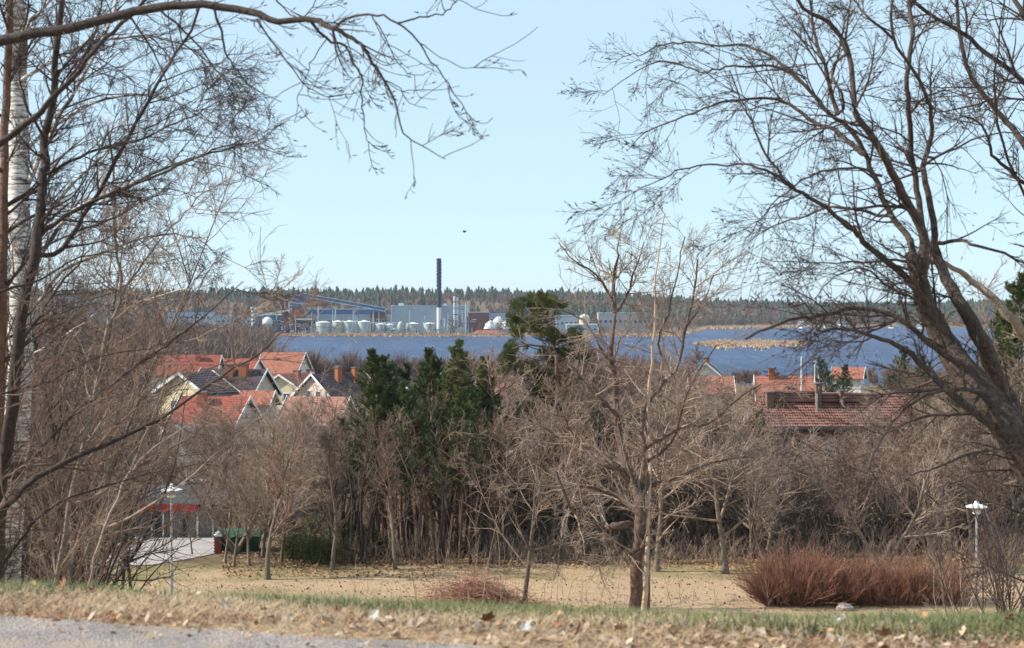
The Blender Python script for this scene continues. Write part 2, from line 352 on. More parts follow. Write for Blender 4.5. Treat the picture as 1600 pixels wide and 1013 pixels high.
def scatter(name, tmpls, X, Y, H, W, m, label, cat, dz=0):
    V = []; F = []; n0 = 0; Z = gz(X, Y) + dz
    which = rf.randint(0, len(tmpls), len(X))
    for t, (tv, tf) in enumerate(tmpls):
        s = np.where(which == t)[0]
        if not len(s): continue
        a = rf.uniform(0, 6.28, len(s)); ca, sa = np.cos(a)[:,None], np.sin(a)[:,None]
        x = (tv[None,:,0]*ca - tv[None,:,1]*sa)*W[s][:,None] + X[s][:,None]; y = (tv[None,:,0]*sa + tv[None,:,1]*ca)*W[s][:,None] + Y[s][:,None]
        z = tv[None,:,2]*H[s][:,None] + Z[s][:,None]; V.append(np.stack([x, y, z], -1).reshape(-1, 3))
        F.append((tf[None] + (n0 + np.arange(len(s))*len(tv))[:,None,None]).reshape(-1, tf.shape[1])); n0 += len(s)*len(tv)
    o = link(name, mesh_from(name, np.concatenate(V), [np.concatenate(F)]), m); tag(o, label, cat, kind='stuff'); return o
M_fcon = mat('far_conifer_green', (.055,.085,.045), (.025,.045,.03), .05, .9)
M_fbare = mat('far_bare_wood', (.235,.155,.125), (.12,.085,.075), .03, .9)
CT = [conifer_template(6, s) for s in range(5)]; ST = [spray_template(44, s) for s in range(5)]
def far_points(N, d0, d1, a0=-.42, a1=.42):
    a = rf.uniform(a0, a1, N); d = rf.uniform(d0, d1, N); y = far_shore(a*1500, 1500+0*a) + d; return a*y, y
X, Y = far_points(2600, 430, 900); k = vnoise(X*.02, Y*.02, 21) + (Y - far_shore(X, Y) - 610)/150 > 0; X, Y = X[k], Y[k]
X2, Y2 = far_points(1500, 120, 620, .125, .42); k = vnoise(X2*.025, Y2*.02, 22) > -.15; X2, Y2 = X2[k], Y2[k]
X3, Y3 = far_points(330, 330, 480, .0, .125)
X4, Y4 = far_points(120, 200, 450, -.42, .0)
X5, Y5 = far_points(1500, 950, 1500); 
X, Y = np.concatenate([X, X2, X3, X4, X5]), np.concatenate([Y, Y2, Y3, Y4, Y5]); H = (rf.normal(11.5, 2.0, len(X)) + (rf.uniform(0,1,len(X)) > .9)*3).clip(7, 21)
scatter('conifer_wood', CT, X, Y, H, H*rf.uniform(.32, .75, len(X)), M_fcon, 'dark green conifer wood along the skyline beyond the lake', 'forest')
X, Y = far_points(4200, 130, 720); X2, Y2 = far_points(1000, 50, 400, .125, .42); X, Y = np.concatenate([X, X2]), np.concatenate([Y, Y2])
k = (vnoise(X*.02, Y*.02, 23) > -.45); X, Y = X[k], Y[k]; H = rf.normal(11, 2, len(X)).clip(5, 17)
scatter('bare_wood', ST, X, Y, H, H*rf.uniform(.6, 1.0, len(X)), M_fbare, 'brown leafless birch wood on the hillside behind the factory', 'forest')
# wood on the left shore and along the near shore
N = 4200; Y = rf.uniform(330, 1120, N); a = rf.uniform(-.5, -.150, N); X = a*Y + 4; k = gz(X, Y) > -21.8; X, Y = X[k], Y[k]; H = rf.normal(9, 1.8, len(X)).clip(3, 13)
scatter('shore_wood', ST, X, Y, H, H*rf.uniform(.7, 1.1, len(X)), M_fbare, 'brown leafless wood on the left shore of the lake', 'forest')
N = 1100; Y = rf.uniform(330, 430, N); X = rf.uniform(-.34, .5, N)*Y; H = rf.normal(7.0, 1.6, N).clip(2, 10.5); k = (X/Y < .10) | (X/Y > .24) | (Y > 405); H[(X/Y > .10)] *= .6
ST2 = [spray_template(220, s+20, .022) for s in range(5)]
scatter('shoreline_scrub', ST2, X[k], Y[k], H[k], H[k]*.9, M_fbare, 'low bare scrub along the near shore in front of the water', 'scrub')
# reeds
M_reed = mat('dry_reed', (.52,.36,.24), (.40,.27,.18), .1, .95)
def reed(name, X, Y, h, label):
    N = len(X); P = np.stack([X, Y, np.maximum(gz(X, Y), -22.1)], 1); V, F = blades(P, np.stack([rf.normal(0,.15,N), rf.normal(0,.15,N), np.ones(N)], 1), rf.uniform(.6, 1.2, N)*h, np.full(N, 1.3), rf)
    tag(link(name, mesh_from(name, V, F), M_reed), label, 'reeds', kind='stuff')
u = rf.uniform(-1, 1, 14000); a = .118 + (u+1)/2*.074; y = 22*FPX/(538-HOR) + rf.normal(0, 1, 14000)*34*np.sqrt(1-u*u).clip(.06)*(1+.3*np.sin(u*9)); reed('reed_bed', a*y, y, 1.5, 'long tan reed islet in the lake right of the centre')
a = rf.uniform(.12, .20, 5000); y = far_shore(a*1600, 1600+0*a) - rf.uniform(-10, 50, 5000)*np.interp(a, [.12,.17,.2], [1,1,.3]); reed('reed_belt', a*y, y, 2.6, 'pale reed belt along the far wooded shore')
a = rf.uniform(-.155, .125, 9000); y = far_shore(a*1100, 1100+0*a) - rf.uniform(-14, 6, 9000) - 0*a; reed('reed_fringe', a*y, y, 1.3, 'brown reed fringe along the factory shore')

# ---------------------------------------------------------------- factory across the lake
M_fgrey = mat('pale_blue_sheet_metal', (.40,.47,.56), (.34,.41,.50), .3, .6)
M_fblue = mat('blue_sheet_metal', (.07,.16,.30), (.05,.12,.24), .5, .5)
M_fbrick = mat('red_brown_cladding', (.20,.075,.065), (.14,.05,.05), .4, .8)
M_fdark = mat('dark_navy_cladding', (.03,.035,.075), (.02,.025,.05), .4, .7)
M_ftank = mat('grey_green_tank_paint', (.42,.50,.49), (.36,.43,.43), .4, .6)
M_fwhite = mat('factory_white', (.74,.76,.78), (.62,.65,.68), .4, .6)
M_froof = mat('rusty_red_roof', (.33,.12,.08), (.22,.08,.06), .6, .8)
M_glass = mat('window_glass', (.06,.09,.13), (.04,.06,.09), 1, .12, spec=.8)
def fbox(mb_, x0, x1, y0, y1, Y, depth):
    """box given by its front outline in the photograph at distance Y, with real depth"""
    a = at(x0, y1, Y); b_ = at(x1, y0, Y); mb_.box(a.x, b_.x, Y, Y+depth, a.z, b_.z); return mb_
def fb(name, label, cat, m, x0, x1, y0, y1, Y, depth, roofm=None, win=None, extra=None):
    """simple factory building: wall, roof slab with upstand, strip windows"""
    t = thing(name, label, cat, at((x0+x1)/2, y1, Y)); L = t.location
    w_ = (x1-x0)/FPX*Y; h = (y1-y0)/FPX*Y
    MB().box(-w_/2, w_/2, 0, depth, 0, h).build('wall', m, t)
    r = MB().box(-w_/2-.25, w_/2+.25, -.25, depth+.25, h+.003, h+.5); r.box(-w_/2+.5, w_/2-.5, .5, depth-.5, h+.5, h+.75); r.build('roof', roofm or M_fgrey, t)
    if win:
        for q in range(win):
            cx = -w_/2 + w_*(q+.5)/win; ww = w_/win*.32; f_ = MB().box(cx-ww, cx+ww, -.12, -.003, h*.55, h*.75).build('window', M_fwhite, t)
            MB().box(cx-ww*.85, cx+ww*.85, -.16, -.125, h*.57, h*.73).build('pane', M_glass, f_)
    return t, w_, h
FY = 1200
tower, w_, h = fb('factory_tower', 'red-brown factory tower with blue top and conveyor head at its roof', 'tower', M_fbrick, 456, 475, 468, 524, FY, 12, M_fblue)
MB().box(-w_/2-.06, w_/2+.06, -.08, 3, h-5.5, h-.6).build('top_band', M_fblue, tower)
m_ = MB()
for q in range(6): m_.box(-w_/2-.12, w_/2+.12, -.14, -.09, 3+q*3.6, 3.4+q*3.6)
m_.build('cladding_rail', M_fdark, tower); MB().box(-1.5, 4, 2, 8, h+.8, h+4.5).build('head_house', M_fblue, tower)
t, w_, h = fb('stair_tower', 'narrow brown tower left of the main factory tower', 'tower', M_fbrick, 441, 450, 467, 524, FY+6, 10, M_fblue)
m_ = MB()
for q in range(5): m_.bar((w_/2+.5, -1, 24-q*5.4), (w_/2+3.5, -1, 27-q*5.4), .5); m_.box(w_/2+.3, w_/2+3.2, -1.3, 1, 23-q*5.2, 23.4-q*5.2)
m_.bar((w_/2+2.5, -1.5, 0), (w_/2+.8, -1.5, 27), .8); m_.build('stair', M_fwhite, t)
# conveyor bridge
cv = thing('conveyor_bridge', 'long blue sloping conveyor bridge running from tower roof to the plant', 'conveyor', at(475, 524, FY-4))
a = at(474, 461, FY-4)-cv.location; b_ = at(602, 484, FY-4)-cv.location
MB().bar(a, b_, 2.6, 2.4).build('gallery', M_fblue, cv)
m_ = MB(); m_.bar(a+Vector((0,-1.4,1.3)), b_+Vector((0,-1.4,1.3)), .35); m_.bar(a+Vector((0,-1.4,-1.3)), b_+Vector((0,-1.4,-1.3)), .35); m_.build('edge_beam', M_fwhite, cv)
for px in (497, 524, 552, 583):
    u = (px-474)/128; p = a+(b_-a)*u; MB().bar((p.x-.8, 0, .2), (p.x, 0, p.z-1.4), .5).bar((p.x+.8, 0, .2), (p.x, 0, p.z-1.4), .5).build('leg', M_fwhite, cv)
c2 = thing('conveyor_bridge', 'pale shallow conveyor bridge left of the factory towers', 'conveyor', at(400, 524, FY-3)); a = at(398, 494, FY-3)-c2.location; b_ = at(452, 485, FY-3)-c2.location
MB().bar(a, b_, 1.4, 1.4).build('gallery', M_fwhite, c2)
for px in (408, 430): MB().bar(((px-398)/FPX*FY, 0, 0), ((px-398)/FPX*FY, 0, 14.6+(px-398)/54*4.5), .5).build('leg', M_fwhite, c2)
fb('process_building', 'long blue-grey process building behind the row of tanks', 'factory building', M_fgrey, 476, 579, 491, 524, FY+18, 24, M_fblue, 9)
fb('conveyor_house', 'long dark blue roof gallery above the process building', 'factory building', M_fblue, 466, 601, 484, 491.5, FY+30, 10, M_ftank)
fb('brick_annex', 'red brown annex right of the long process building', 'factory building', M_fbrick, 579, 602, 490, 524, FY+10, 14, M_fdark, 3)
fb('loading_house', 'dark blue loading house under the factory tower', 'factory building', M_fdark, 459, 484, 500, 524, FY-12, 12, M_fwhite, 2)
fb('low_link', 'low pale link building left of the big hall', 'factory building', M_fgrey, 600, 613, 494, 524, FY+26, 10)
hall, w_, h = fb('boiler_hall', 'large windowless pale blue-grey hall at the foot of the chimney', 'factory building', M_fgrey, 612, 732, 479, 524, FY+15, 30, M_fgrey)
m_ = MB()
for q in range(30): m_.box(-w_/2+1+q*2, -w_/2+1.12+q*2, -.10, -.003, .5, h-.5)
m_.build('panel_joint', M_ftank, hall, kind='stuff'); MB().box(-w_/2-.6, -w_/2-.01, -.5, 30, 0, h+1).build('sunlit_end', M_fwhite, hall)  # sunlit left end of the hall is painted in as a white strip
MB().box(-w_/2+5, -w_/2+9, 5, 9, h+.76, h+2.6).build('roof_vent', M_fwhite, hall); MB().box(10, 13, 4, 8, h+.76, h+2.2).build('roof_vent', M_fwhite, hall)
fb('brown_plant', 'dark maroon plant building right of the hall', 'factory building', M_fbrick, 732, 764, 489, 524, FY+8, 16, M_ftank)
fb('far_shed', 'long blue-grey shed behind the white heaps', 'factory building', M_fgrey, 764, 812, 489, 524, FY+40, 16, M_fblue, 6)
# chimney with helical strakes
ch = thing('factory_chimney', 'tall slender dark chimney rising above the factory hall', 'chimney', at(686, 524, FY+10)); Hc = (524-404)/FPX*(FY+10)
m_ = MB().cyl(0, 0, 0, Hc*.36, 1.9, 1.75, 16); m_.build('base_shaft', M_fwhite, ch)
MB().cyl(0, 0, Hc*.36+.01, Hc-1, 1.75, 1.5, 16).build('shaft', M_fdark, ch); MB().cyl(0, 0, Hc-1+.01, Hc, 1.7, 1.7, 16).build('rim', M_fdark, ch)
T = np.linspace(0, 1, 90)
g = []
for q in range(3):
    A = T*2*np.pi*2.6 + q*2.1; z = Hc*(.62+.37*T); g.append(np.stack([1.75*np.cos(A), 1.75*np.sin(A), z], 1))
link('helical_strake', tube_mesh('helical_strake', [(np.array(g), np.full((3, 90), .38), 4)]), M_fdark, ch)
# tanks
tanks = [(505,22,503,'leftmost'),(528,17,502,'second'),(546,19,502,'third'),(569,20,502,'fourth'),(595,15,506,'fifth'),(609,13,507,'sixth'),(645,20,505,'seventh'),(671,18,505,'eighth')]
for px, wd, py, nm in tanks:
    t = thing('storage_tank', nm+' of the pale grey-green cylindrical tanks in the row by the factory shore', 'tank', at(px, 525, FY-20), group='storage tanks along the factory shore')
    r = wd/2/FPX*1180*.98; h = (525-py)/FPX*1180
    MB().cyl(0, 0, 0, h-.6, r, k=20).build('shell', M_ftank, t, smooth=False)
    MB().lathe([(r+.15, h-.6), (r+.15, h-.4), (r*.5, h+.2), (.3, h+.7)], k=20).build('roof', M_fwhite, t)
    m_ = MB().cyl(-r-.25, -.3, .2, h+.8, .22, k=6)
    m_.bar((r*.2, -r-.1, .2), (r*.8, -r*.62-.1, h), .35); m_.build('ladder', M_fwhite, t)
    m_ = MB()
    for q in range(10):
        A = q/10*6.28; m_.bar((r*math.cos(A), r*math.sin(A), h-.5), (r*math.cos(A), r*math.sin(A), h+.7), .12)
    m_.build('railing', M_fwhite, t)
for px, wd, py, nm in ((617, 9, 512, 'short'), (626, 10, 502, 'tall')):
    t = thing('domed_silo', nm+' bullet-shaped silo between the tank rows', 'silo', at(px, 525, FY-24)); r = wd/2/FPX*1176; h = (525-py)/FPX*1176
    MB().lathe([(r, .5), (r, h*.62), (r*.93, h*.78), (r*.7, h*.9), (r*.3, h*.98), (.1, h)], k=14).build('shell', M_ftank, t, smooth=True); MB().cyl(0, 0, 0, .5, r*1.1, k=14).build('base', M_fdark, t)
for px, py, nm in ((710, 463, 'left'), (714.5, 465, 'right')):
    t = thing('process_column', nm+' of two slim white columns beside the big hall', 'column', at(px, 524, FY)); h = (524-py)/FPX*FY
    MB().cyl(0, 0, 0, h, .75, k=10).build('shell', M_fwhite, t); m_ = MB()
    for q in range(5): m_.cyl(0, 0, 6+q*5, 6.4+q*5, 1.3, k=10)
    m_.build('platform', M_fdark, t)
t = thing('lattice_mast', 'thin white lattice mast at the right end of the big hall', 'mast', at(729, 524, FY-3)); h = 26; m_ = MB()
for sx_, sy_ in ((-1,-1),(1,-1),(1,1),(-1,1)): m_.bar((sx_, sy_, 0), (sx_*.8, sy_*.8, h), .3)
for q in range(9): m_.bar((-1,-1,q*2.8), (1,-1,q*2.8+2.8), .22); m_.bar((1,-1,q*2.8), (-1,-1,q*2.8+2.8), .22); m_.box(-1.1,1.1,-1.1,1.1,q*2.8,q*2.8+.2)
m_.build('frame', M_fwhite, t)
pb = thing('pipe_bridge', 'long white pipe bridge running above the tanks to the silos', 'pipe bridge', at(579, 525, FY-28)); L_ = 41/FPX*1172
MB().bar((0,0,10), (L_,0,10), .9, .9).build('pipe', M_fwhite, pb)
for q in range(5): MB().bar((q*L_/4, 0, 0), (q*L_/4, 0, 9.6), .4).build('leg', M_fwhite, pb)
t = thing('quay_wall', 'pale quay wall along the water in front of the tanks', 'quay', at(660, 528, 1168)); MB().box(-36, 37, 0, 3, -.5, 1.3).build('wall', M_fwhite, t); MB().box(-36.2, 37.2, -.2, 3.2, 1.303, 1.6).build('coping', M_ftank, t)
def gable(mb_, w2, y0, y1, zb, zt, ov=.0, th=.25):
    """two roof slopes, ridge along local y"""
    for s in (-1, 1):
        e = (s*(w2+ov), zb - ov*(zt-zb)/w2)
        V = [(0, y0, zt), (e[0], y0, e[1]), (e[0], y1, e[1]), (0, y1, zt)]; V += [(a_, b__, c_+th) for a_, b__, c_ in V]
        if s > 0: mb_.add(V, [(0,1,2,3),(7,6,5,4),(0,4,5,1),(1,5,6,2),(2,6,7,3),(3,7,4,0)])
        else: mb_.add(V, [(3,2,1,0),(4,5,6,7),(1,5,4,0),(2,6,5,1),(3,7,6,2),(0,4,7,3)])
    return mb_
t = thing('red_roofed_shed', 'low shed with wide rusty red hipped roof on the factory shore', 'shed', at(763, 531, 1165), rz=0); sc = 1165/FPX
MB().box(-27*sc, 28*sc, 0, 10, 0, 9*sc).build('wall', M_fdark, t)
MB().add([(-30*sc,-1,8.9*sc),(31*sc,-1,8.9*sc),(31*sc,11,8.9*sc),(-30*sc,11,8.9*sc),(-17*sc,5,15*sc),(16*sc,5,15*sc)], [(0,3,2,1),(0,1,5,4),(1,2,5),(2,3,4,5),(3,0,4)]).build('roof', M_froof, t)
for q in range(5): MB().box(-22*sc+q*10*sc, -19*sc+q*10*sc, -.1, -.003, 2*sc, 6*sc).build('window', M_fwhite, t)
def pipework(px0, px1, py0, Y, n_, label, seed):
    r = np.random.RandomState(seed); t = thing('pipework', label, 'pipework', at((px0+px1)/2, 525, Y)); w_ = (px1-px0)/FPX*Y/2; h = (525-py0)/FPX*Y; A = MB(); B = MB(); K = MB()
    for q in range(n_):
        m_ = (A, B, K)[q % 3]; x = r.uniform(-w_, w_); y = r.uniform(-5, 5); z = r.uniform(.2, 1)*h
        if q % 2: m_.bar((x, y, -.5), (x, y, z), r.uniform(.3, .9))
        else: m_.bar((x, y, z*.9), (x+r.uniform(-5, 5), y, z*.9+r.uniform(-.5, .5)), r.uniform(.3, .8))
        if q % 4 == 0: K.box(x-r.uniform(.8, 2.4), x+r.uniform(.8, 2), y-1, y+1, z*.1, z*.45)
    A.build('pipes', M_fwhite, t, kind='stuff'); B.build('steelwork', M_fblue, t, kind='stuff'); K.build('equipment', M_ftank if seed % 2 else M_fdark, t, kind='stuff')
pipework(688, 738, 492, 1182, 90, 'tangle of white pipes and steelwork right of the tanks', 1); pipework(376, 458, 498, 1184, 110, 'cluttered blue steelwork and pipes left of the factory towers', 2); pipework(455, 500, 505, 1176, 50, 'pipes and equipment under the loading house', 3); pipework(800, 870, 500, 1190, 60, 'pipework behind the leaning pine', 5); pipework(585, 690, 512, 1166, 70, 'low pipes among the storage tanks', 7); pipework(275, 380, 500, 1190, 80, 'low yard clutter behind the left branches', 4)
for q, px in enumerate((462, 487, 520, 556, 592, 640, 664, 700, 722)):
    t = thing('light_mast', 'thin light mast on the factory shore by the tanks', 'mast', at(px, 527, 1166), group='light masts on the factory shore'); MB().cyl(0,0,0,17+q%3*2,.22,.15,6).build('pole', M_fwhite, t); MB().box(-.9,.9,-.25,.25,17.02+q%3*2,17.4+q%3*2).build('light_head', M_fdark, t)
M_heap = mat('white_heap', (.8,.8,.8), (.6,.62,.66), .5, .9)
def heap(name, label, px, py, Y, w_, h_, seed):
    r = np.random.RandomState(seed); m_ = MB(); k = 14; pr = [(1,0),(.95,.25),(.8,.55),(.5,.85),(.2,.97),(.02,1)]
    V = [(w_/2*a_*(1+r.uniform(-.15,.15))*math.cos(6.283*i/k), w_/2*a_*math.sin(6.283*i/k)*(1+r.uniform(-.15,.15)), h_*z*(1+r.uniform(-.12,.12))) for a_, z in pr for i in range(k)]
    F = [(j*k+i, j*k+(i+1)%k, (j+1)*k+(i+1)%k, (j+1)*k+i) for j in range(5) for i in range(k)]; m_.add(V, F)
    return tag(m_.build(name, M_heap, loc=at(px, py, Y), smooth=True), label, 'heap')
heap('white_heap', 'low white heap left of the larger heap beside the maroon plant', 766, 514, 1185, 9, 6, 1); heap('white_heap', 'large white heap beside the maroon plant building', 779, 514, 1192, 12, 9, 2); heap('white_heap', 'small white heap at the right of the two larger heaps', 791, 514, 1186, 7, 6, 3)
fb('works_building', 'pale blue building with white ends right of the pine crown', 'factory building', M_fgrey, 868, 903, 494, 526, FY, 14, M_fgrey, 5)
fb('works_building', 'light blue low building near the yellowish tank', 'factory building', M_fgrey, 885, 934, 508, 527, FY-20, 12, M_fwhite, 6)
fb('works_building', 'long whitish block behind the double-stemmed tree', 'factory building', mat('dull_cladding', (.45,.44,.43), (.38,.37,.36), .4, .8), 935, 1012, 490, 526, FY-5, 16, M_fgrey, 10)
t = thing('storage_tank', 'single cream tank right of the pine crown', 'tank', at(913, 526, FY-8)); MB().cyl(0,0,0,15,4,k=16).build('shell', mat('cream_tank', (.6,.55,.36)), t); MB().lathe([(4.1,15.01),(3,16.6),(.3,17.5)]).build('roof', M_fwhite, t)
fb('works_building', 'low blue-grey works building behind the branches at far left', 'factory building', M_fgrey, 262, 330, 488, 512, FY+20, 16, M_fblue, 8)
fb('works_building', 'lower pale works building between far-left shed and white silo', 'factory building', M_fgrey, 330, 392, 495, 516, FY+10, 16, M_fgrey, 8)
fb('works_building', 'large pale warehouse at the far left shore behind the birch', 'factory building', M_fgrey, 58, 158, 466, 508, FY+60, 40, M_fgrey, 8)
fb('works_building', 'dark blue low building left of the factory towers', 'factory building', M_fblue, 402, 441, 493, 524, FY+14, 14, M_fwhite, 4)
t = thing('white_silo', 'slim white silo tower left of the conveyor', 'silo', at(396, 524, FY-6)); MB().cyl(0,0,0,20,1.5,k=12).build('shell', M_fwhite, t); MB().cyl(0,0,20.01,22,2.2,k=12).build('cap', M_fwhite, t)
t = thing('ball_tank', 'round white tank left of the factory towers', 'tank', at(418, 524, FY-14)); MB().lathe([(.3,4.5),(2.6,6),(3.9,8.5),(4.1,10),(3.6,12),(2.2,13.6),(.3,14.3)], k=16).build('ball', M_fwhite, t, smooth=True)
for q in range(4): MB().bar((3*math.cos(q*1.57+.8), 3*math.sin(q*1.57+.8), 0), (2.8*math.cos(q*1.57+.8), 2.8*math.sin(q*1.57+.8), 7), .5).build('leg', M_fwhite, t)
# villas on the far right shore
M_vroof = mat('dull_roof', (.16,.15,.16), (.11,.1,.11), .6)
Y_GUT = True
def house(name, label, cat, loc, rz, W, D, hw, hr, wallm, roofm, win=(), chim=(), ov=.45, trim=None, balcony=False, wside=(), g2=None, back=0):
    """ridge along local y, gable at local y=0 facing -y"""
    t = thing(name, label, cat, loc, rz); w2 = W/2; trim = trim or M_white
    MB().add([(-w2,0,-2),(w2,0,-2),(w2,D,-2),(-w2,D,-2),(-w2,0,hw),(w2,0,hw),(w2,D,hw),(-w2,D,hw),(0,0,hw+hr),(0,D,hw+hr)],
        [(0,1,5,8,4),(2,3,7,9,6),(1,2,6,5),(3,0,4,7),(0,3,2,1)]).build('wall', wallm, t)
    rf_ = gable(MB(), w2, -ov, D+ov, hw+.02, hw+hr+.02, ov, .22).build('roof', roofm, t)
    for yq in (-ov-.06, D+ov+.003):
        for s in (-1, 1):
            m_ = MB()
            a = Vector((s*.001, yq+.03, hw+hr+.14)); b_ = Vector((s*(w2+ov), yq+.03, hw-ov*hr/w2+.12)); m_.bar(a, b_, .055, .34) if False else m_.add([(0,yq,hw+hr+.02),(0,yq,hw+hr+.34),(s*(w2+ov+.1),yq,hw-ov*hr/w2+.26),(s*(w2+ov+.1),yq,hw-ov*hr/w2-.06),(0,yq+.055,hw+hr+.02),(0,yq+.055,hw+hr+.34),(s*(w2+ov+.1),yq+.055,hw-ov*hr/w2+.26),(s*(w2+ov+.1),yq+.055,hw-ov*hr/w2-.06)], [(0,1,2,3),(7,6,5,4),(0,4,5,1),(1,5,6,2),(2,6,7,3),(3,7,4,0)])
            m_.build('bargeboard', trim, t)
    if Y_GUT:
        for s in (-1, 1): MB().bar((s*(w2+ov+.06), -ov, hw-ov*hr/w2+.0), (s*(w2+ov+.06), D+ov, hw-ov*hr/w2+.0), .12).build('gutter', M_vroof, t); MB().bar((s*(w2+.10), .1, hw-.3), (s*(w2+.10), .1, -1), .09).build('downpipe', trim, t)
    for (x, z, ww, hh) in win:
        f_ = MB().box(x-ww/2-.08, x+ww/2+.08, -.06, -.003, z-.08, z+hh+.08).build('window', trim, t); MB().box(x-ww/2, x-.03, -.09, -.062, z, z+hh).box(x+.03, x+ww/2, -.09, -.062, z, z+hh).build('pane', M_glass, f_)
    for (s, y, z, ww, hh) in wside:
        x0, x1 = (w2+.003, w2+.06) if s > 0 else (-w2-.06, -w2-.003); x2, x3 = (w2+.062, w2+.09) if s > 0 else (-w2-.09, -w2-.062)
        f_ = MB().box(x0, x1, y-ww/2-.08, y+ww/2+.08, z-.08, z+hh+.08).build('window', trim, t); MB().box(x2, x3, y-ww/2, y-.03, z, z+hh).box(x2, x3, y+.03, y+ww/2, z, z+hh).build('pane', M_glass, f_)
    for (x, y, cw, cl, up) in chim:
        zb = hw + hr*(1-abs(x)/w2) - .4; c_ = MB().box(x-cw/2, x+cw/2, y-cl/2, y+cl/2, zb, hw+hr+up).build('chimney', M_chim, rf_)
        MB().box(x-cw/2-.08, x+cw/2+.08, y-cl/2-.08, y+cl/2+.08, hw+hr+up+.003, hw+hr+up+.14).build('chimney_cap', M_vroof, t)
    if balcony:
        zb, bw = balcony; MB().box(-bw/2, bw/2, -1.3, -.1, zb-.15, zb).build('balcony_floor', trim, t)
        bb = MB().box(-bw/2, bw/2, -1.36, -1.302, zb, zb+.95).box(-bw/2-.06, -bw/2-.002, -1.36, -.1, zb, zb+.95).box(bw/2+.002, bw/2+.06, -1.36, -.1, zb, zb+.95); bb.build('balcony_rail', trim, t)
    return t
def tiles(name, c1, c2):
    if name in MATS: return MATS[name]
    m = mat(name, c1, c2, 1.6, .85, detail=8); n = m.node_tree.nodes; l = m.node_tree.links
    tc = n.new('ShaderNodeTexCoord'); v = n.new('ShaderNodeTexWave'); v.bands_direction = 'Z'; v.inputs['Scale'].default_value = 1.6; v.inputs['Distortion'].default_value = .5; l.new(tc.outputs['Object'], v.inputs[0])
    bp = n.new('ShaderNodeBump'); bp.inputs['Strength'].default_value = .6; bp.inputs['Distance'].default_value = .1; l.new(v.outputs['Fac'], bp.inputs['Height']); l.new(bp.outputs[0], n['Principled BSDF'].inputs['Normal']); return m
M_chim = mat('orange_brick', (.40,.14,.075), (.28,.095,.05), 4, .9)
M_orange = tiles('orange_tiles', (.40,.15,.10), (.25,.095,.07)); M_redt = tiles('red_tiles', (.33,.085,.06), (.22,.06,.045)); M_darkt = tiles('dark_tiles', (.075,.055,.07), (.04,.03,.04)); M_brownt = tiles('brown_tiles', (.24,.095,.075), (.16,.065,.055)); M_salmon = tiles('salmon_tiles', (.42,.20,.155), (.30,.14,.11))
M_cream = mat('cream_render', (.66,.58,.40), (.58,.50,.34), 1, .9); M_pale = mat('pale_render', (.68,.66,.60), (.6,.58,.53), 1, .9); M_pink = mat('pinkish_render', (.62,.50,.42), (.55,.44,.36), 1, .9)
M_brick = mat('brown_brick', (.20,.12,.085), (.14,.08,.06), 6, .95, .2)
for px, py, wd, lab in ((1321, 514, 12, 'tall white villa on the far right shore'), (1402, 515, 12, 'low white villa right of the taller one on the far shore'), (1446, 515, 9, 'small white villa behind the right tree on the far shore'), (1256, 512, 6, 'small pale boathouse on the far reed shore')):
    Y = 1590; h = {12: 6.5, 9: 3.5, 6: 3}[wd] if px != 1402 else 3.5
    house('far_villa', lab, 'house', at(px, py, Y), R(18), wd/FPX*Y*1.1, 10, h, 3.5, M_white, M_vroof, [(-1.5, 1.5, 1.2, 1.2), (1.5, 1.5, 1.2, 1.2)], ov=.8)
house('far_villa', 'wide low wing left of the tall white villa', 'house', at(1306, 514, 1592), R(90), 6, 12, 3, 1.5, M_white, M_vroof, wside=[(1, 3, 1, 1.2, 1), (1, 7, 1, 1.2, 1)])

# ---------------------------------------------------------------- houses
def pz(px, py, Y): return at(px, py, Y)
def hs(name, label, px, ridge_py, Y, rz, W, D, hw, hr, wallm, roofm, **k):
    p = at(px, ridge_py, Y); p.z -= hw+hr; return house(name, label, 'house', p, R(rz), W, D, hw, hr, wallm, roofm, **k)
# front gable with balcony
hs('house', 'house with pinkish gable, white balcony and dark roof', 490, 587, 195, -40, 7.4, 8.5, 3.4, 2.9, M_pink, M_darkt, win=[(-.9, 3.0, .8, 1.3), (.9, 3.0, .8, 1.3), (-2, .6, 1, 1.2)], chim=[(1.2, 3.2, .6, .8, .9), (1.4, 6, .6, .8, .8), (-.2, 4.6, .5, .6, 1.0)], balcony=(2.4, 2.4), wside=[(1, 2, 1, 1.1, 1.1), (1, 5, 1, 1.1, 1.1)])
hs('house', 'cream gabled house just left of the balcony house', 438, 588, 222, -20, 6.6, 9, 3.2, 1.9, M_cream, M_brownt, win=[(1.0, 1.6, .9, 1.0), (-1.2, 1.6, .9, 1.0)], chim=[(.6, 4, .9, .9, .6)])
hs('house', 'low house with brown tiled roof between two gables', 500, 586, 240, 88, 6, 8, 3.2, 2.0, M_pale, M_brownt, chim=[(-.3, 1.5, 1.2, 1, .8)])
hs('house', 'large house with dark roof and two brick chimneys behind branches', 412, 580, 175, 78, 8.4, 7.2, 3.3, 2.7, M_pink, M_darkt, chim=[(-1, 2, .9, .9, .8), (-1, 3.6, .9, .9, .7), (-2.4, 3.9, .8, .8, -.6)], wside=[(-1, 2, 1, 1.1, 1.1), (-1, 5, 1, 1.1, 1.1)])
hs('house', 'low extension with bright orange tiles in front of the dark roof', 424, 614, 166, 82, 3.2, 4.4, 2.0, 1.1, M_pink, M_orange)
hs('house', 'bright cream gabled house behind the left branches', 284, 586, 150, -36, 6.6, 3.6, 4.6, 1.7, M_cream, M_darkt, win=[(1.4, 2.6, .9, 1.1), (-1, 2.6, .9, 1.1), (1.4, .2, .9, 1.1)])
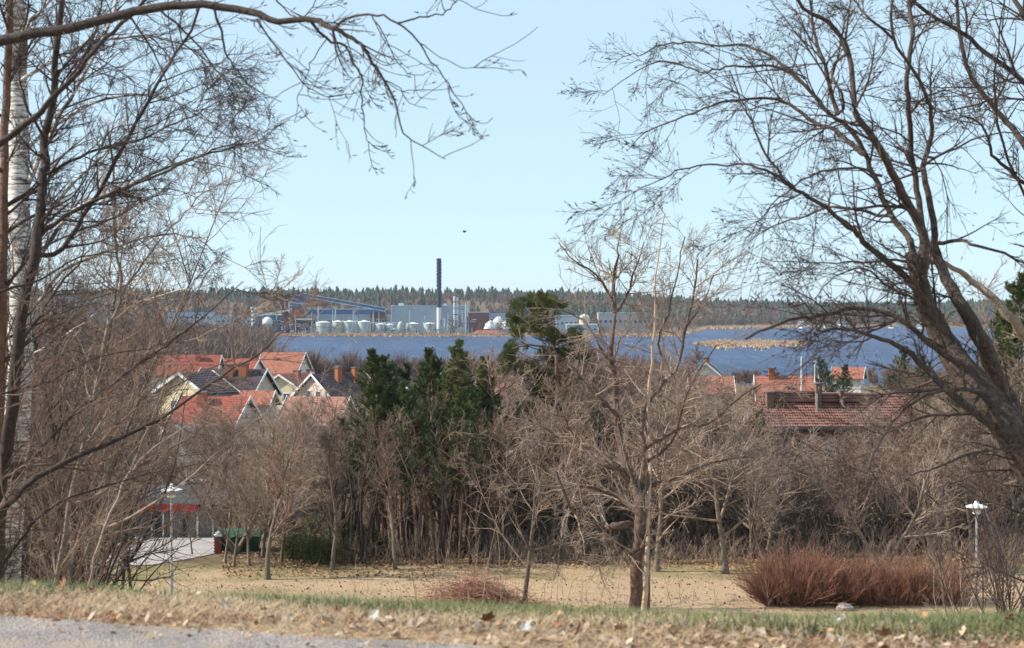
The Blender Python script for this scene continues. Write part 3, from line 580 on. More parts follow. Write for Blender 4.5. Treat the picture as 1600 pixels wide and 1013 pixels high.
hs('house', 'low house with deep red roof below the cream gable', 384, 624, 146, 76, 6, 6.2, 1.6, 2.2, M_pale, M_redt, chim=[(-1, 4, .8, .8, .6)])
hs('house', 'orange tiled house with roof hatch near the lake shore', 474, 553, 262, 78, 7.5, 7.0, 4.6, 3.1, M_pale, M_orange, chim=[(-1.4, 4.2, .5, .5, -.8)], wside=[(-1, 2, 2.4, 1, 1.1), (-1, 5, 2.4, 1, 1.1)])
hs('house', 'long red tiled house left of the orange one behind twigs', 342, 557, 236, 90, 7, 9.5, 3.6, 2.7, M_pale, M_redt, chim=[(-1, 3, .7, .7, .6)])
hs('house', 'red tiled house with dim roof between two tiled houses', 402, 563, 244, 74, 6, 5.4, 3.6, 2.2, M_pale, M_redt)
hs('house', 'house with pale salmon roof just above the bare lawn trees', 540, 624, 152, 79, 7, 5.6, 1.8, 2.3, M_pale, M_salmon)
hs('house', 'white-edged gabled house half hidden behind the pines', 622, 590, 190, -35, 6.5, 8, 3.2, 2.6, M_pale, M_darkt)
hs('house', 'orange roofed house right of the pine group', 812, 590, 230, 84, 7, 6, 3.5, 2.4, M_pale, M_orange, chim=[(-1, 4, 1, .9, 1.0), (-1, 2, .7, .7, .4)])
hs('house', 'white gabled house with red chimney near the right water', 1103, 569, 265, -10, 5.0, 7, 3.4, 2.1, M_pale, M_vroof, win=[(-.9, 2.4, .9, 1.2)], chim=[(.1, 2, .9, .9, .9)])
hs('house', 'wide orange tiled roof in front of the white gable', 1141, 591, 205, 86, 6, 5.2, 3.5, 1.9, M_pale, M_orange)
hs('house', 'bright red-orange tiled house behind the flagpole', 1272, 591, 172, 84, 7.5, 6.2, 3.4, 2.6, M_pale, M_orange, chim=[(-.3, 4.7, .7, .7, 1.0), (-2.2, 2.8, .7, .6, -1.0)])
hs('house', 'small house with orange roof at the right edge of the water', 1348, 576, 275, 70, 5, 5, 3, 1.6, M_pale, M_orange)
hs('house', 'dull red roofed house low behind the left thicket', 112, 566, 205, 80, 7, 6, 3.4, 2.6, M_pale, M_redt, chim=[(-1, 3, .7, .7, .5)])
hs('house', 'small red house with steep roof left of the long tiled building', 1192, 628, 118, -10, 3, 5, 2.6, 1.6, M_redt, M_redt)
hs('outbuilding', 'pale greenhouse-like outbuilding under the red roofs', 318, 668, 125, 80, 2.4, 2.2, 1.2, .4, M_pale, M_vroof)
hs('outbuilding', 'pale grey flat outbuilding behind the left thicket', 308, 714, 102, 80, 2.0, 1.1, .9, .35, M_pale, mat('pale_sheet_roof', (.40,.44,.44)))
# long tiled building on the right
BY = 104; sc = BY/FPX; x0, x1 = (1196-800)*sc, (1440-800)*sc; W_ = x1-x0
tb = thing('tiled_building', 'long brown brick building with wide red-brown tiled roof and dormers', 'building', ((x0+x1)/2, BY, at(0, 668, BY).z)); hgt = (668-622)*sc; dp = 3.4
MB().box(-W_/2+.3, W_/2-.3, .4, 2*dp-.4, -5.5, .0).build('wall', M_brick, tb)
M_tiled = tiles('red_brown_roof_tiles', (.31,.15,.12), (.20,.10,.08))
RF = MB().add([(-W_/2,0,0),(W_/2,0,0),(W_/2,dp,hgt),(-W_/2,dp,hgt),(W_/2,2*dp,0),(-W_/2,2*dp,0)], [(0,1,2,3),(3,2,4,5),(0,3,5),(1,4,2),(0,5,4,1)]).build('roof', M_brownt, tb)
m_ = MB(); nr, nc = 12, 62; sl_ = math.atan2(hgt, dp); Mr = Matrix.Rotation(sl_, 4, 'X'); Ls = math.hypot(dp, hgt)
for i in range(nr):
    for j in range(nc):
        xa = -W_/2 + W_*j/nc; ya = Ls*i/nr; z_ = .03 + .012*((i*7+j*3)%4)
        V = [Mr @ Vector(v) for v in ((xa+.015,ya,z_+.05),(xa+W_/nc-.02,ya,z_+.05),(xa+W_/nc-.02,ya+Ls/nr,z_),(xa+.015,ya+Ls/nr,z_),(xa+.015,ya,0),(xa+W_/nc-.02,ya,0))]
        m_.add([tuple(v) for v in V], [(0,1,2,3),(4,5,1,0)])
m_.build('roof_tile', M_tiled, RF, kind='stuff')
MB().box(-W_/2-.05, W_/2+.05, -.14, -.004, -.14, .05).build('gutter', M_vroof, tb)
def roofpt(px, py): # point on the front slope under a pixel row
    t_ = (668-py)/46; return ((px-(1196+1440)/2)*sc, dp*t_, hgt*t_)
for pxa, pxb, pya, pyb in ((1216, 1287, 632, 626), ):
    a = roofpt(pxa, 634); b_ = roofpt(pxb, 626); MB().box(a[0], b_[0], a[1]-.2, b_[1]+.2, a[2]+.1, a[2]+.75).build('dormer', M_tiled, tb)
    MB().box(a[0]-.1, b_[0]+.1, a[1]-.3, b_[1]+.1, a[2]+.753, a[2]+.85).build('dormer_roof', M_brownt, tb)
a = roofpt(1375, 634); MB().box((1296-1318)*sc, (1378-1318)*sc, a[1]-.2, a[1]+1, a[2]+.1, a[2]+.7).build('dormer', M_tiled, tb)
for px, wd, hh in ((1211, 11, 1.0), (1288, 9, 1.6), (1325, 6, 1.1)):
    a = roofpt(px, 640); MB().box(a[0]-wd/2*sc, a[0]+wd/2*sc, a[1]-.3, a[1]+.5, a[2]-.2, a[2]+hh).build('chimney', M_brick, RF)
    MB().box(a[0]-wd/2*sc-.05, a[0]+wd/2*sc+.05, a[1]-.35, a[1]+.55, a[2]+hh+.003, a[2]+hh+.1).build('chimney_cap', M_vroof, tb)
a = roofpt(1287-4, 645); MB().box(a[0]-.06, a[0]+.06, a[1]-.25, a[1]-.2, a[2]-.3, a[2]+1.2).build('fire_wall', M_pale, tb)
a = roofpt(1372, 630); MB().box(a[0]-.25, a[0]+.25, a[1]-.2, a[1]+.4, a[2]+.0, a[2]+.35).build('roof_vent', M_white, tb)
for px, py in ((1224, 690), (1262, 690), (1300, 692), (1340, 692), (1376, 692), (1224, 722), (1262, 724), (1300, 724), (1340, 724), (1376, 724)):
    x = (px-1318)*sc; z = -(py-668)*sc-.45; f_ = MB().box(x-.45, x+.45, .30, .397, z-.3, z+.55).build('window', M_vroof, tb); MB().box(x-.40, x-.02, .26, .298, z-.26, z+.5).box(x+.02, x+.40, .26, .298, z-.26, z+.5).build('pane', mat('blue_glass', (.12,.2,.3), (.06,.1,.18), 1, .1, spec=.8), f_)
# flagpoles
for px, y0, y1, Y, lab in ((1252, 559, 640, 160, 'tall white flagpole in front of the orange roof'), (1273, 562, 640, 166, 'white pole with crossbar right of the flagpole')):
    p = at(px, y1, Y); t = thing('flagpole', lab, 'pole', p); h = (y1-y0)/FPX*Y
    MB().cyl(0, 0, -2, h, .085, .06, 8).build('pole', M_white, t)
    (MB().lathe([(.02, h), (.1, h+.06), (.02, h+.15)], k=8) if px < 1260 else MB().box(-.7, .25, -.03, .03, h-.3, h-.2)).build('finial' if px < 1260 else 'crossbar', M_white, t)
# low building with red fascia behind the yard
SY = 76; sc = SY/FPX
sh = thing('yard_building', 'grey walled low building with bright red fascia behind the yard', 'building', at(262, 838, SY)); w2 = 80*sc; h = 46*sc
MB().box(-w2, w2, 0, 3.6, -.5, h).build('wall', mat('grey_boards', (.30,.29,.28), (.22,.21,.2), 2, .9, .3), sh)
m_ = MB()
for q in range(46): m_.box(-w2+.04+q*.11, -w2+.07+q*.11, -.025, -.003, 0, h-.3)
m_.build('board_joint', M_vroof, sh, kind='stuff')
MB().box(-w2-.15, w2-1.0, -.5, -.02, h-.2, h+.18).build('fascia', mat('bright_red_paint', (.55,.02,.02), (.45,.02,.02), 2, .5), sh)
MB().add([(-w2-.2,-.5,h+.19),(w2+.2,-.5,h+.19),(w2+.2,3.9,h+.62),(-w2-.2,3.9,h+.62),(w2+.2,3.9,h+.19),(-w2-.2,3.9,h+.19)], [(0,1,2,3),(0,3,5),(1,4,2),(5,3,2,4),(0,5,4,1)]).build('roof', mat('grey_roof', (.07,.07,.075), (.045,.045,.05), 1.5, .8), sh)
for px, ww in ((206, 10), (247, 9), (290, 7)): MB().box((px-262-ww/2)*sc, (px-262+ww/2)*sc, -.07, -.03, 0, 1.3).build('door', M_fdark, sh)
for px in (213, 238, 256, 309, 333): MB().box((px-262)*sc, (px-262)*sc+.08, -.32, -.24, -.1, h-.22).build('post', M_white, sh)
t = thing('red_gable_shed', 'bright red small gable behind the grey roof at left', 'shed', at(186, 838, SY+8)); g_ = MB().add([(-1,0,0),(1,0,0),(1,3,0),(-1,3,0),(-1,0,2.3),(1,0,2.3),(1,3,2.3),(-1,3,2.3),(0,0,3.2),(0,3,3.2)], [(0,1,5,8,4),(2,3,7,9,6),(1,2,6,5),(3,0,4,7),(0,3,2,1)]); g_.build('wall', MATS['bright_red_paint'], t); gable(MB(), 1, -.2, 3.2, 2.32, 3.22, .2, .1).build('roof', MATS['grey_roof'], t)
# green container, brick post, cars
t = thing('green_container', 'dark green waste container beside the brick post', 'container', at(372, 867, 70.5), R(4)); M_gr = mat('green_paint', (.025,.11,.06), (.015,.07,.04), 3, .5)
MB().add([(-.85,0,.1),(.85,0,.1),(.85,1.2,.1),(-.85,1.2,.1),(-1,-.1,.85),(1,-.1,.85),(1,1.3,.85),(-1,1.3,.85)], [(0,3,2,1),(4,5,6,7),(0,1,5,4),(1,2,6,5),(2,3,7,6),(3,0,4,7)]).build('bin_body', M_gr, t)
MB().add([(-1.03,-.13,.853),(1.03,-.13,.853),(1.03,1.33,.853),(-1.03,1.33,.853),(-1,.3,1.08),(1,.3,1.08),(1,1.0,1.08),(-1,1.0,1.08)], [(0,3,2,1),(4,5,6,7),(0,1,5,4),(1,2,6,5),(2,3,7,6),(3,0,4,7)]).build('lid', M_gr, t)
for q in range(6): MB().box(-.8+q*.3, -.74+q*.3, -.12, -.02, .15, .8).build('rib', M_gr, t)
for sx_ in (-.7, .7): MB().cyl(sx_, .1, 0, .1, .08, k=8).build('wheel', M_vroof, t)
t = thing('brick_post', 'short red brick post with white cap at the yard corner', 'post', at(340, 868, 69.8))
k_ = MB().box(-.02, .02, -.02, .02, 0, .01)
bm0 = MB().box(-.075, .075, -.035, .035, .004, .066).mesh('brick')
M_pbrick = mat('post_brick', (.30,.085,.05), (.18,.05,.035), 9, .9, .3, obj_rand=.2)
MB().box(-.14, .14, .01, .25, 0, .86).build('mortar_core', M_vroof, t)
for r_ in range(12):
    for q in range(2):
        o = link('brick', bm0, M_pbrick, t, (-.08+.16*q+(.02 if r_%2 else -.02), 0, r_*.07))
MB().box(-.2, .2, -.06, .3, .863, .92).lathe([(.02,.92),(.12,.95),(.12,1.03),(.02,1.08)], 0, .12, 8).build('cap', M_white, t)
def car(loc, rz, col, label, name='parked_car'):
    t = thing(name, label, 'car', loc, rz)
    prof = [(-2.1,.35),(-2.15,.75),(-1.9,.86),(-1.2,.92),(-.55,1.38),(.85,1.42),(1.55,.98),(2.05,.9),(2.15,.6),(2.1,.3)]
    N = len(prof); V = [(x, -.85 if z < 1 else -.68, z) for x, z in prof]+[(x, .85 if z < 1 else .68, z) for x, z in prof]
    F = [tuple(range(N)), tuple(range(2*N-1, N-1, -1))]+[(i, N+i, N+(i+1)%N, (i+1)%N) for i in range(N)]; F = [f[::-1] for f in F]
    MB().add(V, F).build('body', col, t)
    MB().add([(-1.15,-.865,.93),(-.55,-.70,1.33),(.8,-.70,1.36),(1.4,-.865,.98)], [(0,3,2,1)]).add([(-1.15,.865,.93),(-.55,.70,1.33),(.8,.70,1.36),(1.4,.865,.98)], [(0,1,2,3)]).build('side_window', M_glass, t)
    for x in (-1.35, 1.35):
        for y in (-.8, .8):
            w_ = MB(); V = [(x+.31*math.cos(a_), y+q, .31+.31*math.sin(a_)) for q in (-.1, .1) for a_ in np.arange(14)/14*6.283]; w_.add(V, [(i, (i+1)%14, 14+(i+1)%14, 14+i) for i in range(14)]+[tuple(range(14))[::-1], tuple(range(14, 28))]); wo = w_.build('wheel', M_fdark, t)
            ys_ = y+(.105 if y > 0 else -.105); MB().add([(x+.18*math.cos(a_), ys_, .31+.18*math.sin(a_)) for a_ in np.arange(8)/8*6.283], [tuple(range(8))]).build('rim', M_steel, wo)
    for y in (-.55, .55): MB().box(-2.19, -2.14, y-.15, y+.15, .62, .74).build('headlight', M_white, t)
    return t
M_cdark = mat('dark_car_paint', (.02,.025,.035), (.015,.02,.03), 1, .2, spec=.6); M_cblue = mat('blue_car_paint', (.08,.25,.55), (.07,.22,.5), 1, .25, spec=.6); M_csilver = mat('silver_car_paint', (.6,.62,.65), (.55,.57,.6), 1, .25, spec=.6)
car(ground_at(98, 70, .03), R(5), M_cdark, 'dark car parked in the yard behind the left thicket'); car(ground_at(460, 86, -.3), R(75), M_cblue, 'light blue car seen between the lawn trunks')
car(ground_at(60, 72.5, .03), R(-4), M_csilver, 'silver car parked left of the dark one'); car(at(308, 781, 92)-Vector((0,0,.2)), R(10), M_csilver, 'white car glimpsed right of the left lamp head')
# rocks
def rock(loc, s, label, seed, m=None, cat='rock'):
    r = np.random.RandomState(seed); m_ = MB(); k = 10; pr = [(.7,-.2),(1,.15),(.92,.45),(.6,.75),(.15,.88)]
    V = [(s[0]*a_*(1+r.uniform(-.13,.13))*math.cos(6.283*i/k), s[1]*a_*(1+r.uniform(-.13,.13))*math.sin(6.283*i/k), s[2]*(z+r.uniform(-.06,.06))) for a_, z in pr for i in range(k)]
    m_.add(V, [(j*k+i, j*k+(i+1)%k, (j+1)*k+(i+1)%k, (j+1)*k+i) for j in range(4) for i in range(k)]+[tuple(range(4*k, 5*k))])
    return tag(m_.build('rock', m or mat('pinkish_granite', (.42,.34,.32), (.28,.23,.22), 6, .9, .5), loc=loc), label, cat)
rock(ground_at(1320, 56.2), (.36,.3,.3), 'small pale rock at the foot of the red-brown bushes', 1)
rock(ground_at(118, 61), (.6,.4,.55), 'pinkish boulder between the left shrubs and the yard', 2)
rock(ground_at(690, 55.0)+Vector((0,0,.1)), (.22,.3,.3), 'white stone lying under the brush pile', 3, M_heap)
# street lamps
def lamp(loc, label, H=4.35):
    t = thing('street_lamp', label, 'street lamp', loc, group='park street lamps')
    MB().cyl(0, 0, -.3, 1.05, .062, k=12).build('base_sleeve', M_steel, t); MB().cyl(0, 0, 1.053, H-.45, .042, k=12).cyl(0, 0, 1.053, 1.12, .056, k=12).build('pole', M_steel, t)
    hd = MB().lathe([(.045, H-.45), (.15, H-.40), (.16, H-.22), (.12, H-.13)], k=16).build('lantern', mat('opal_lantern', (.7,.72,.72), (.62,.64,.64), 5, .3), t, smooth=False)
    MB().lathe([(.14, H-.13), (.40, H-.16), (.41, H-.13), (.20, H-.05), (.09, H-.02), (.07, H+.07), (.02, H+.12)], k=20).build('lamp_shade', M_lampw, t)
    MB().lathe([(.19, H-.26), (.20, H-.24), (.19, H-.22)], k=16).build('ring', M_steel, hd); return t
lamp(ground_at(268, 58), 'park street lamp with flat white shade at left in front of the yard'); p = ground_at(1526, 58.5); lamp(p, 'park street lamp with flat white shade right of the red-brown bushes', 4.3 - 0.55)
bpy.data.objects['street_lamp.001'].location.z = at(1526, 785, 58.5).z - 3.78
# bird
t = thing('bird', 'tiny dark bird in flight in the open sky above the chimney', 'bird', at(726, 362, 70), R(30)); M_bird = M_fdark
MB().lathe([(.01,-.16),(.04,-.1),(.05,0),(.035,.08),(.03,.11),(.004,.16)], k=8).build('body', M_bird, t).rotation_euler = (R(90), 0, 0)
for s in (-1, 1): MB().add([(0,-.05,.02),(0,.06,.02),(s*.1,.03,.06),(s*.1,-.04,.06),(s*.2,-.05,.02)], [(0,1,2,3),(3,2,4)]).build('wing', M_bird, t)
# ---------------------------------------------------------------- trees
def bare_tree_groups(H, seed, spread=.45, stems=1, lvl=(16, 9, 7), rtw=.010, r0=None, first=.22, wander=.1, up=.35, droop=0.0, ang=(30,60), lean=(0,0)):
    r = np.random.RandomState(seed); r0 = r0 or H*.014
    P0 = np.zeros((stems,3)); D = np.tile([0,0,1.], (stems,1)); 
    if stems > 1: D += r.normal(0, .22, (stems,3)); P0[:,:2] += r.normal(0, .12, (stems,2))
    D[:,0] += lean[0]; D[:,1] += lean[1]
    T, tr = grow(P0, D, np.full(stems, H*.95)*r.uniform(.8, 1, stems), np.full(stems, r0), 12, .06, (0,0,.3), R1=rtw*1.3, rng=r)
    tr[:,0] *= 1.35
    p, d, L, q = children(T, tr, lvl[0], first, .97, ang, spread, .3, .62, .62, rtw*1.6, rng=r, up=.15); B1, b1 = grow(p, d, L, q, 8, wander, (0,0,up), R1=rtw, rng=r)
    p, d, L, q = children(B1, b1, lvl[1], .12, 1, (30,65), .48, .35, .55, .6, rtw*1.2, rng=r, up=.08); B2, b2 = grow(p, d, L.clip(.15), q, 5, wander*1.25, (0,0,up*.5-droop), R1=rtw*.8, rng=r)
    p, d, L, q = children(B2, b2, lvl[2], .1, 1, (25,60), .5, .35, .4, .7, rtw*.8, rtw, rng=r); B3, b3 = grow(p, d, L.clip(.12, 1.2), q, 3, wander*1.3, (0,0,up*.4-droop), R1=rtw*.55, rng=r)
    return (T, tr), (B1, b1), (B2, b2), (B3, b3)
def bare_proto(name, H, seed, mt=None, mw=None, **k):
    g = bare_tree_groups(H, seed, **k); a = tube_mesh('trunk', [(g[0][0], g[0][1], 7)]); b_ = tube_mesh('crown', [(g[1][0], g[1][1], 4), g[2], g[3]])
    a.materials.append(mt or M_bark); b_.materials.append(mw or M_twig); return a, b_
def place(pr, name, label, loc, rz=0, sc=1, group=None, cat='tree', names=('trunk','crown')):
    t = thing(name, label, cat, loc, rz, group); t.scale = (sc, sc, sc) if not hasattr(sc,'__len__') else sc
    for me, nm in zip(pr, names): link(nm, me, None, t)
    return t
rt = random.Random(5)
PR = [bare_proto('p0', 8, 1, spread=.42, lvl=(20,9,6)), bare_proto('p1', 8, 2, mw=M_twigr, spread=.5, lvl=(18,10,6), up=.6), bare_proto('p2', 8, 3, mw=M_twigl, spread=.5, lvl=(16,10,7), stems=2),
      bare_proto('p3', 8, 4, spread=.62, first=.14, lvl=(18,10,7), up=.15, ang=(45,75)), bare_proto('p4', 8, 5, mw=M_bark, spread=.32, lvl=(24,9,5), up=.8, ang=(20,40)), bare_proto('p5', 8, 6, mw=M_twigr, spread=.42, first=.05, stems=4, lvl=(14,8,6), up=.5)]
# distinct lawn trees (px base, py base, height px, proto, label)
def lawn(px, py, hpx, k, label, name='bare_tree', sx=1.0, rz=None):
    Y = Yfor(py); s = hpx/FPX*Y/8; return place(PR[k], name, label, ground_at(px, Y, -.05), rz if rz is not None else rt.uniform(0, 6), (s*sx, s*sx, s))
lawn(418, 906, 292, 1, 'bare tree with thick pale trunk standing alone on the lawn at left', sx=1.05)
lawn(520, 891, 262, 4, 'slim upright bare tree with smooth grey trunk at the lawn edge'); lawn(617, 890, 250, 1, 'grey trunked bare tree in front of the pines', sx=.95)
lawn(366, 887, 170, 3, 'small low-branching bare tree left of the lone lawn tree'); lawn(389, 885, 190, 0, 'small thin bare tree just left of the thick pale trunk')
lawn(820, 951, 330, 3, 'spreading bare tree with dark trunk right of the brush pile', sx=.95); lawn(1026, 894, 290, 3, 'bare tree partly hidden behind the double-stemmed tree', sx=1.15)
lawn(1133, 897, 300, 3, 'leaning dark-trunked bare tree with broad crown at the lawn edge', sx=1.25); lawn(1380, 894, 262, 2, 'forked pale-barked tree rising behind the red-brown bushes', sx=1.15)
lawn(1470, 892, 250, 0, 'thin bare tree at the lawn edge left of the right lamp'); lawn(1560, 896, 270, 1, 'thin bare tree right of the right lamp')
# the belt behind the lawn
rb = np.random.RandomState(3)
def clear_px(px, Y): return not (px < 345 and Y < 84)
cnt = 0
for Y0, Y1, n_, hs_ in ((67, 73, 26, (.88, 1.15)), (74, 84, 30, (.95, 1.25)), (85, 100, 30, (.85, 1.15)), (108, 128, 34, (.75, 1.0))):
    for q in range(n_):
        px = 300 + (1650-300)*(q+rb.uniform(.1, .9))/n_; Y = rb.uniform(Y0, Y1)
        if Y > 95 and px > 1190: Y = min(Y, 98); 
        if px < 345 and Y < 84: continue
        s = rb.uniform(*hs_)
        if Y < 100 and 560 < px < 760: s *= .8
        if Y > 84 and px < 560: s *= .72
        elif px < 560: s *= .86
        if px > 1170: s *= .70 if Y < 84 else .5
        if px > 1430: s *= 1.35
        if 730 < px <= 1040: s *= 1.1
        if 1040 < px <= 1170: s *= .86
        k = rb.choice([0,1,2,3,3,5])
        kd = {0: 'rounded brown', 1: 'reddish', 2: 'pale two-stemmed', 3: 'low-spreading', 5: 'bushy reddish'}[int(k)]
        zn = ['left of the pines', 'around the pines', 'left of the double-stemmed tree', 'right of the double-stemmed tree', 'below the long tiled roof', 'beyond the right lamp'][int(np.searchsorted([560, 780, 980, 1180, 1440], px))]
        rw = {67: 'front', 74: 'second', 85: 'third', 108: 'rearmost'}[Y0]
        place(PR[k], 'belt_tree', '%s bare tree, %s row of the belt, %s' % (kd, rw, zn), ground_at(px, Y, -.1), rb.uniform(0, 6.28), (s*1.1, s*1.1, s), 'bare trees of the belt behind the lawn'); cnt += 1
DP = bare_proto('dp', 8, 61, mt=M_barkd, mw=M_bark, lvl=(10,6,3), first=.5, spread=.25, up=.6, r0=.10)
for q in range(34):
    px = 556 + q*8.2 + rb.uniform(-3, 3) if q < 28 else 440 + q*3.5; s = rb.uniform(.55, .9); place(DP, 'dark_trunked_tree', 'straight dark trunk in the row beneath the pines behind the lawn', ground_at(px, rb.uniform(66.2, 71), -.1), rb.uniform(0, 6), (s*.9, s*.9, s), 'dark straight trunks beneath the pines')
# trees among the houses and behind the left thicket
MID = [bare_proto('m%d' % q, 8, 30+q, lvl=(14,8,4), spread=.5, rtw=.016) for q in range(3)]
for q in range(95):
    Y = rb.uniform(125, 330); px = rb.uniform(-60, 1650); s = rb.uniform(.45, .8)
    if Y < 200 and (230 < px < 560): s *= .55
    if Y < 180 and px > 1180: s *= .6
    if 200 < px < 560 and Y < 215: continue
    if 200 < px < 560: s = min(s, .45)
    if q % 3 == 0: px = rb.uniform(-60, 235); s = rb.uniform(.6, .95); Y = rb.uniform(90, 300)
    place(MID[rb.randint(3)], 'garden_tree', 'bare brown tree among the gardens and houses below the hill', ground_at(px, Y, -.1), rb.uniform(0, 6.28), s, 'bare trees among the houses')
for (px, Y, s, lab) in ((540, 235, .62, 'rounded bare tree standing above the balcony house roof'), (515, 300, .7, 'bare tree by the water behind the balcony house'), (1060, 700, 3.4, 'tall brown bare tree on the point behind the pale tree'), (1020, 800, 3.2, 'tall brown bare tree left on the point')):
    if Y > 600: Y = 1175; s = 3.4 if px == 1060 else 3.0
    place(MID[1], 'bare_tree', lab, ground_at(px, Y, -.1), 1, s)
for q in range(9): 
    px = 985+q*12; place(MID[q % 3], 'point_tree', 'brown bare tree on the wooded point right of the factory', ground_at(px, 1172+rb.uniform(0, 20), -.1), q, rb.uniform(2.2, 3.2), 'bare trees on the point')
for q in range(26):
    px = rb.uniform(480, 790); place(MID[q % 3], 'shore_tree', 'thin bare tree on the factory shore in front of the tanks', ground_at(px, 1157+rb.uniform(-2, 6), -.1), q, rb.uniform(.9, 2.0) if px > 620 else rb.uniform(.5, 1.1), 'bare trees on the factory shore')
for q in range(34):
    px = rb.uniform(240, 570); s = rb.uniform(.32, .52); place(MID[q % 3], 'garden_tree', 'small bare tree in front of the tiled houses at left', ground_at(px, rb.uniform(112, 146), -.1), q, s, 'small bare trees in front of the left houses')
# dark undergrowth: twiggy thicket, one mass
def thicket(name, N, pxr, Yr, hr, m, label, rtw=.012, seed=4, cond=None, dirs=.5, per=5):
    r = np.random.RandomState(seed); px = r.uniform(*pxr, N); Y = r.uniform(*Yr, N)
    if cond is not None: k = cond(px, Y); px, Y = px[k], Y[k]
    N = len(px); X = (px-800)/FPX*Y; P0 = np.stack([X, Y, gz(X, Y)-.03], 1); D = np.stack([r.normal(0, dirs, N), r.normal(0, dirs, N), np.ones(N)], 1)
    A, a_ = grow(P0, D, r.uniform(*hr, N), np.full(N, rtw*1.5), 6, .13, (0,0,.2), R1=rtw*.6, rng=r)
    p, d, L, q = children(A, a_, per, .15, 1, (20,60), .5, .4, .5, .7, rtw*.7, rng=r); B, b2 = grow(p, d, L.clip(.15), q, 3, .18, (0,0,.1), R1=rtw*.5, rng=r)
    o = link(name, tube_mesh(name, [(A, a_, 3), (B, b2, 3)]), m); tag(o, label, 'undergrowth', kind='stuff'); return o
thicket('undergrowth', 1500, (470, 1650), (66, 72), (.5, 1.6), M_twig, 'tangled bare undergrowth beneath the tree belt', seed=4, per=4, rtw=.010)
thicket('undergrowth', 2600, (760, 1650), (71, 80), (1.5, 4.0), M_bark, 'undergrowth deeper in the tree belt, its bark coloured darker for shade', seed=5, per=4, rtw=.02)  # darker bark colour stands in for shade between the belt trees
thicket('undergrowth', 1200, (340, 1650), (80, 88), (2.0, 5.0), M_twig, 'tall brown thicket filling the back of the tree belt', seed=6, per=5, rtw=.016)
# near-black evergreen hedge added deep in the belt to darken the understorey
M_hedge = mat('shade_hedge_green', (.03,.045,.022), (.015,.022,.012), 2, .9)
def needle_cloud(name, C, rad, N, L, W, m, parent=None, seed=0, updir=.3):
    r = np.random.RandomState(seed); i = r.randint(0, len(C), N); u = norm(r.normal(0, 1, (N,3))); P = C[i] + u*rad[i][:,None]*r.uniform(.2, 1, N)[:,None]**.5
    D = u + r.normal(0, .5, (N,3)); D[:,2] += updir; V, F = blades(P, D, r.uniform(.6, 1.2, N)*L, r.uniform(.7, 1.2, N)*W, r); return link(name, mesh_from(name, V, F), m, parent)
hd = thing('shade_hedge', 'long near-black evergreen hedge added as understorey shade behind the lawn', 'hedge', ground_at(1050, 76)); C = []
for q in range(340): px = rb.uniform(790, 1600) ; Y = 75+rb.uniform(-1, 1); g_ = ground_at(px, Y); C.append((g_.x-hd.location.x, Y-hd.location.y, g_.z+rb.uniform(.2, 2.2)-hd.location.z))
needle_cloud('foliage', np.array(C), np.full(340, .6), 26000, .28, .09, M_hedge, hd, 3)
for q in range(0, 340, 12): MB().bar((C[q][0], C[q][1], -.5), (C[q][0], C[q][1], 1.8), .08).build('stem', M_barkd, hd)
# ---------------- pines
M_pine = mat('pine_needles', (.15,.175,.055), (.055,.08,.03), 1.2, .8, obj_rand=.25)
M_pine2 = mat('spruce_needles', (.10,.135,.055), (.04,.062,.03), 1.5, .8, obj_rand=.2)
M_pine3 = mat('olive_pine_needles', (.13,.135,.04), (.045,.06,.022), .9, .8)
M_pbark = mat('pine_bark', (.20,.105,.065), (.10,.06,.045), 8, .9, .5)
def pine_proto(H, seed, bare=.35, wid=.2, mneed=None, nb=90, whorl=True, blade=.13, bw=.026):
    r = np.random.RandomState(seed); T, tr = grow(np.zeros((1,3)), np.array([[0,0,1.]]), np.array([H]), np.array([H*.014]), 14, .025, (0,0,.2), R1=.012, rng=r)
    t = bare + (1-bare)*r.uniform(0, 1, nb)**.9; 
    if whorl: t = np.round((t-bare)/(1-bare)*14)/14*(1-bare)*.97 + bare + r.normal(0, .006, nb)
    t = t.clip(bare, .995); f = t*14; i = f.astype(int).clip(0, 13); u = (f-i)[:,None]; p = T[0][i]*(1-u) + T[0][i+1]*u
    a = r.uniform(0, 6.28, nb); D = np.stack([np.cos(a), np.sin(a), np.interp(t, [bare, 1], [.1, 1.3]) + r.normal(0, .12, nb)], 1)
    L = H*wid*np.interp(t, [bare, bare+.15*(1-bare), .8, 1], [.7, 1, .5, .16])*r.uniform(.6, 1.2, nb)
    B, b1 = grow(p, D, L, np.interp(t, [0, 1], [.035, .012]), 6, .09, (0,0,.35), R1=.008, rng=r)
    p, d, L2, q = children(B, b1, 9, .3, 1, (30,60), .36, .3, .4, .6, .006, rng=r, up=.1); B2, b2 = grow(p, d, L2.clip(.18), q, 3, .12, (0,0,.5), R1=.005, rng=r)
    Vs = []; Fs = []; n0 = 0
    for (A, per) in ((B2, 34), (B[:, 2:], 80)):
        N = len(A)*per; k = np.repeat(np.arange(len(A)), per); f = r.uniform(0, A.shape[1]-1.001, N); i = f.astype(int); u = (f-i)[:,None]; P = A[k, i]*(1-u)+A[k, i+1]*u; d = norm(A[k, i+1]-A[k, i])
        Dn = d*.8 + r.normal(0, .55, (N,3)); Dn[:,2] += .2; V, F = blades(P, Dn, r.uniform(.6, 1.2, N)*blade, r.uniform(.7, 1.3, N)*bw, r); Vs.append(V); Fs.append(F+n0); n0 += len(V)
    a_ = tube_mesh('trunk', [(T, tr, 7), (B, b1, 4)]); b_ = mesh_from('crown', np.concatenate(Vs), [np.concatenate(Fs)]); a_.materials.append(M_pbark); b_.materials.append(mneed or M_pine); return a_, b_
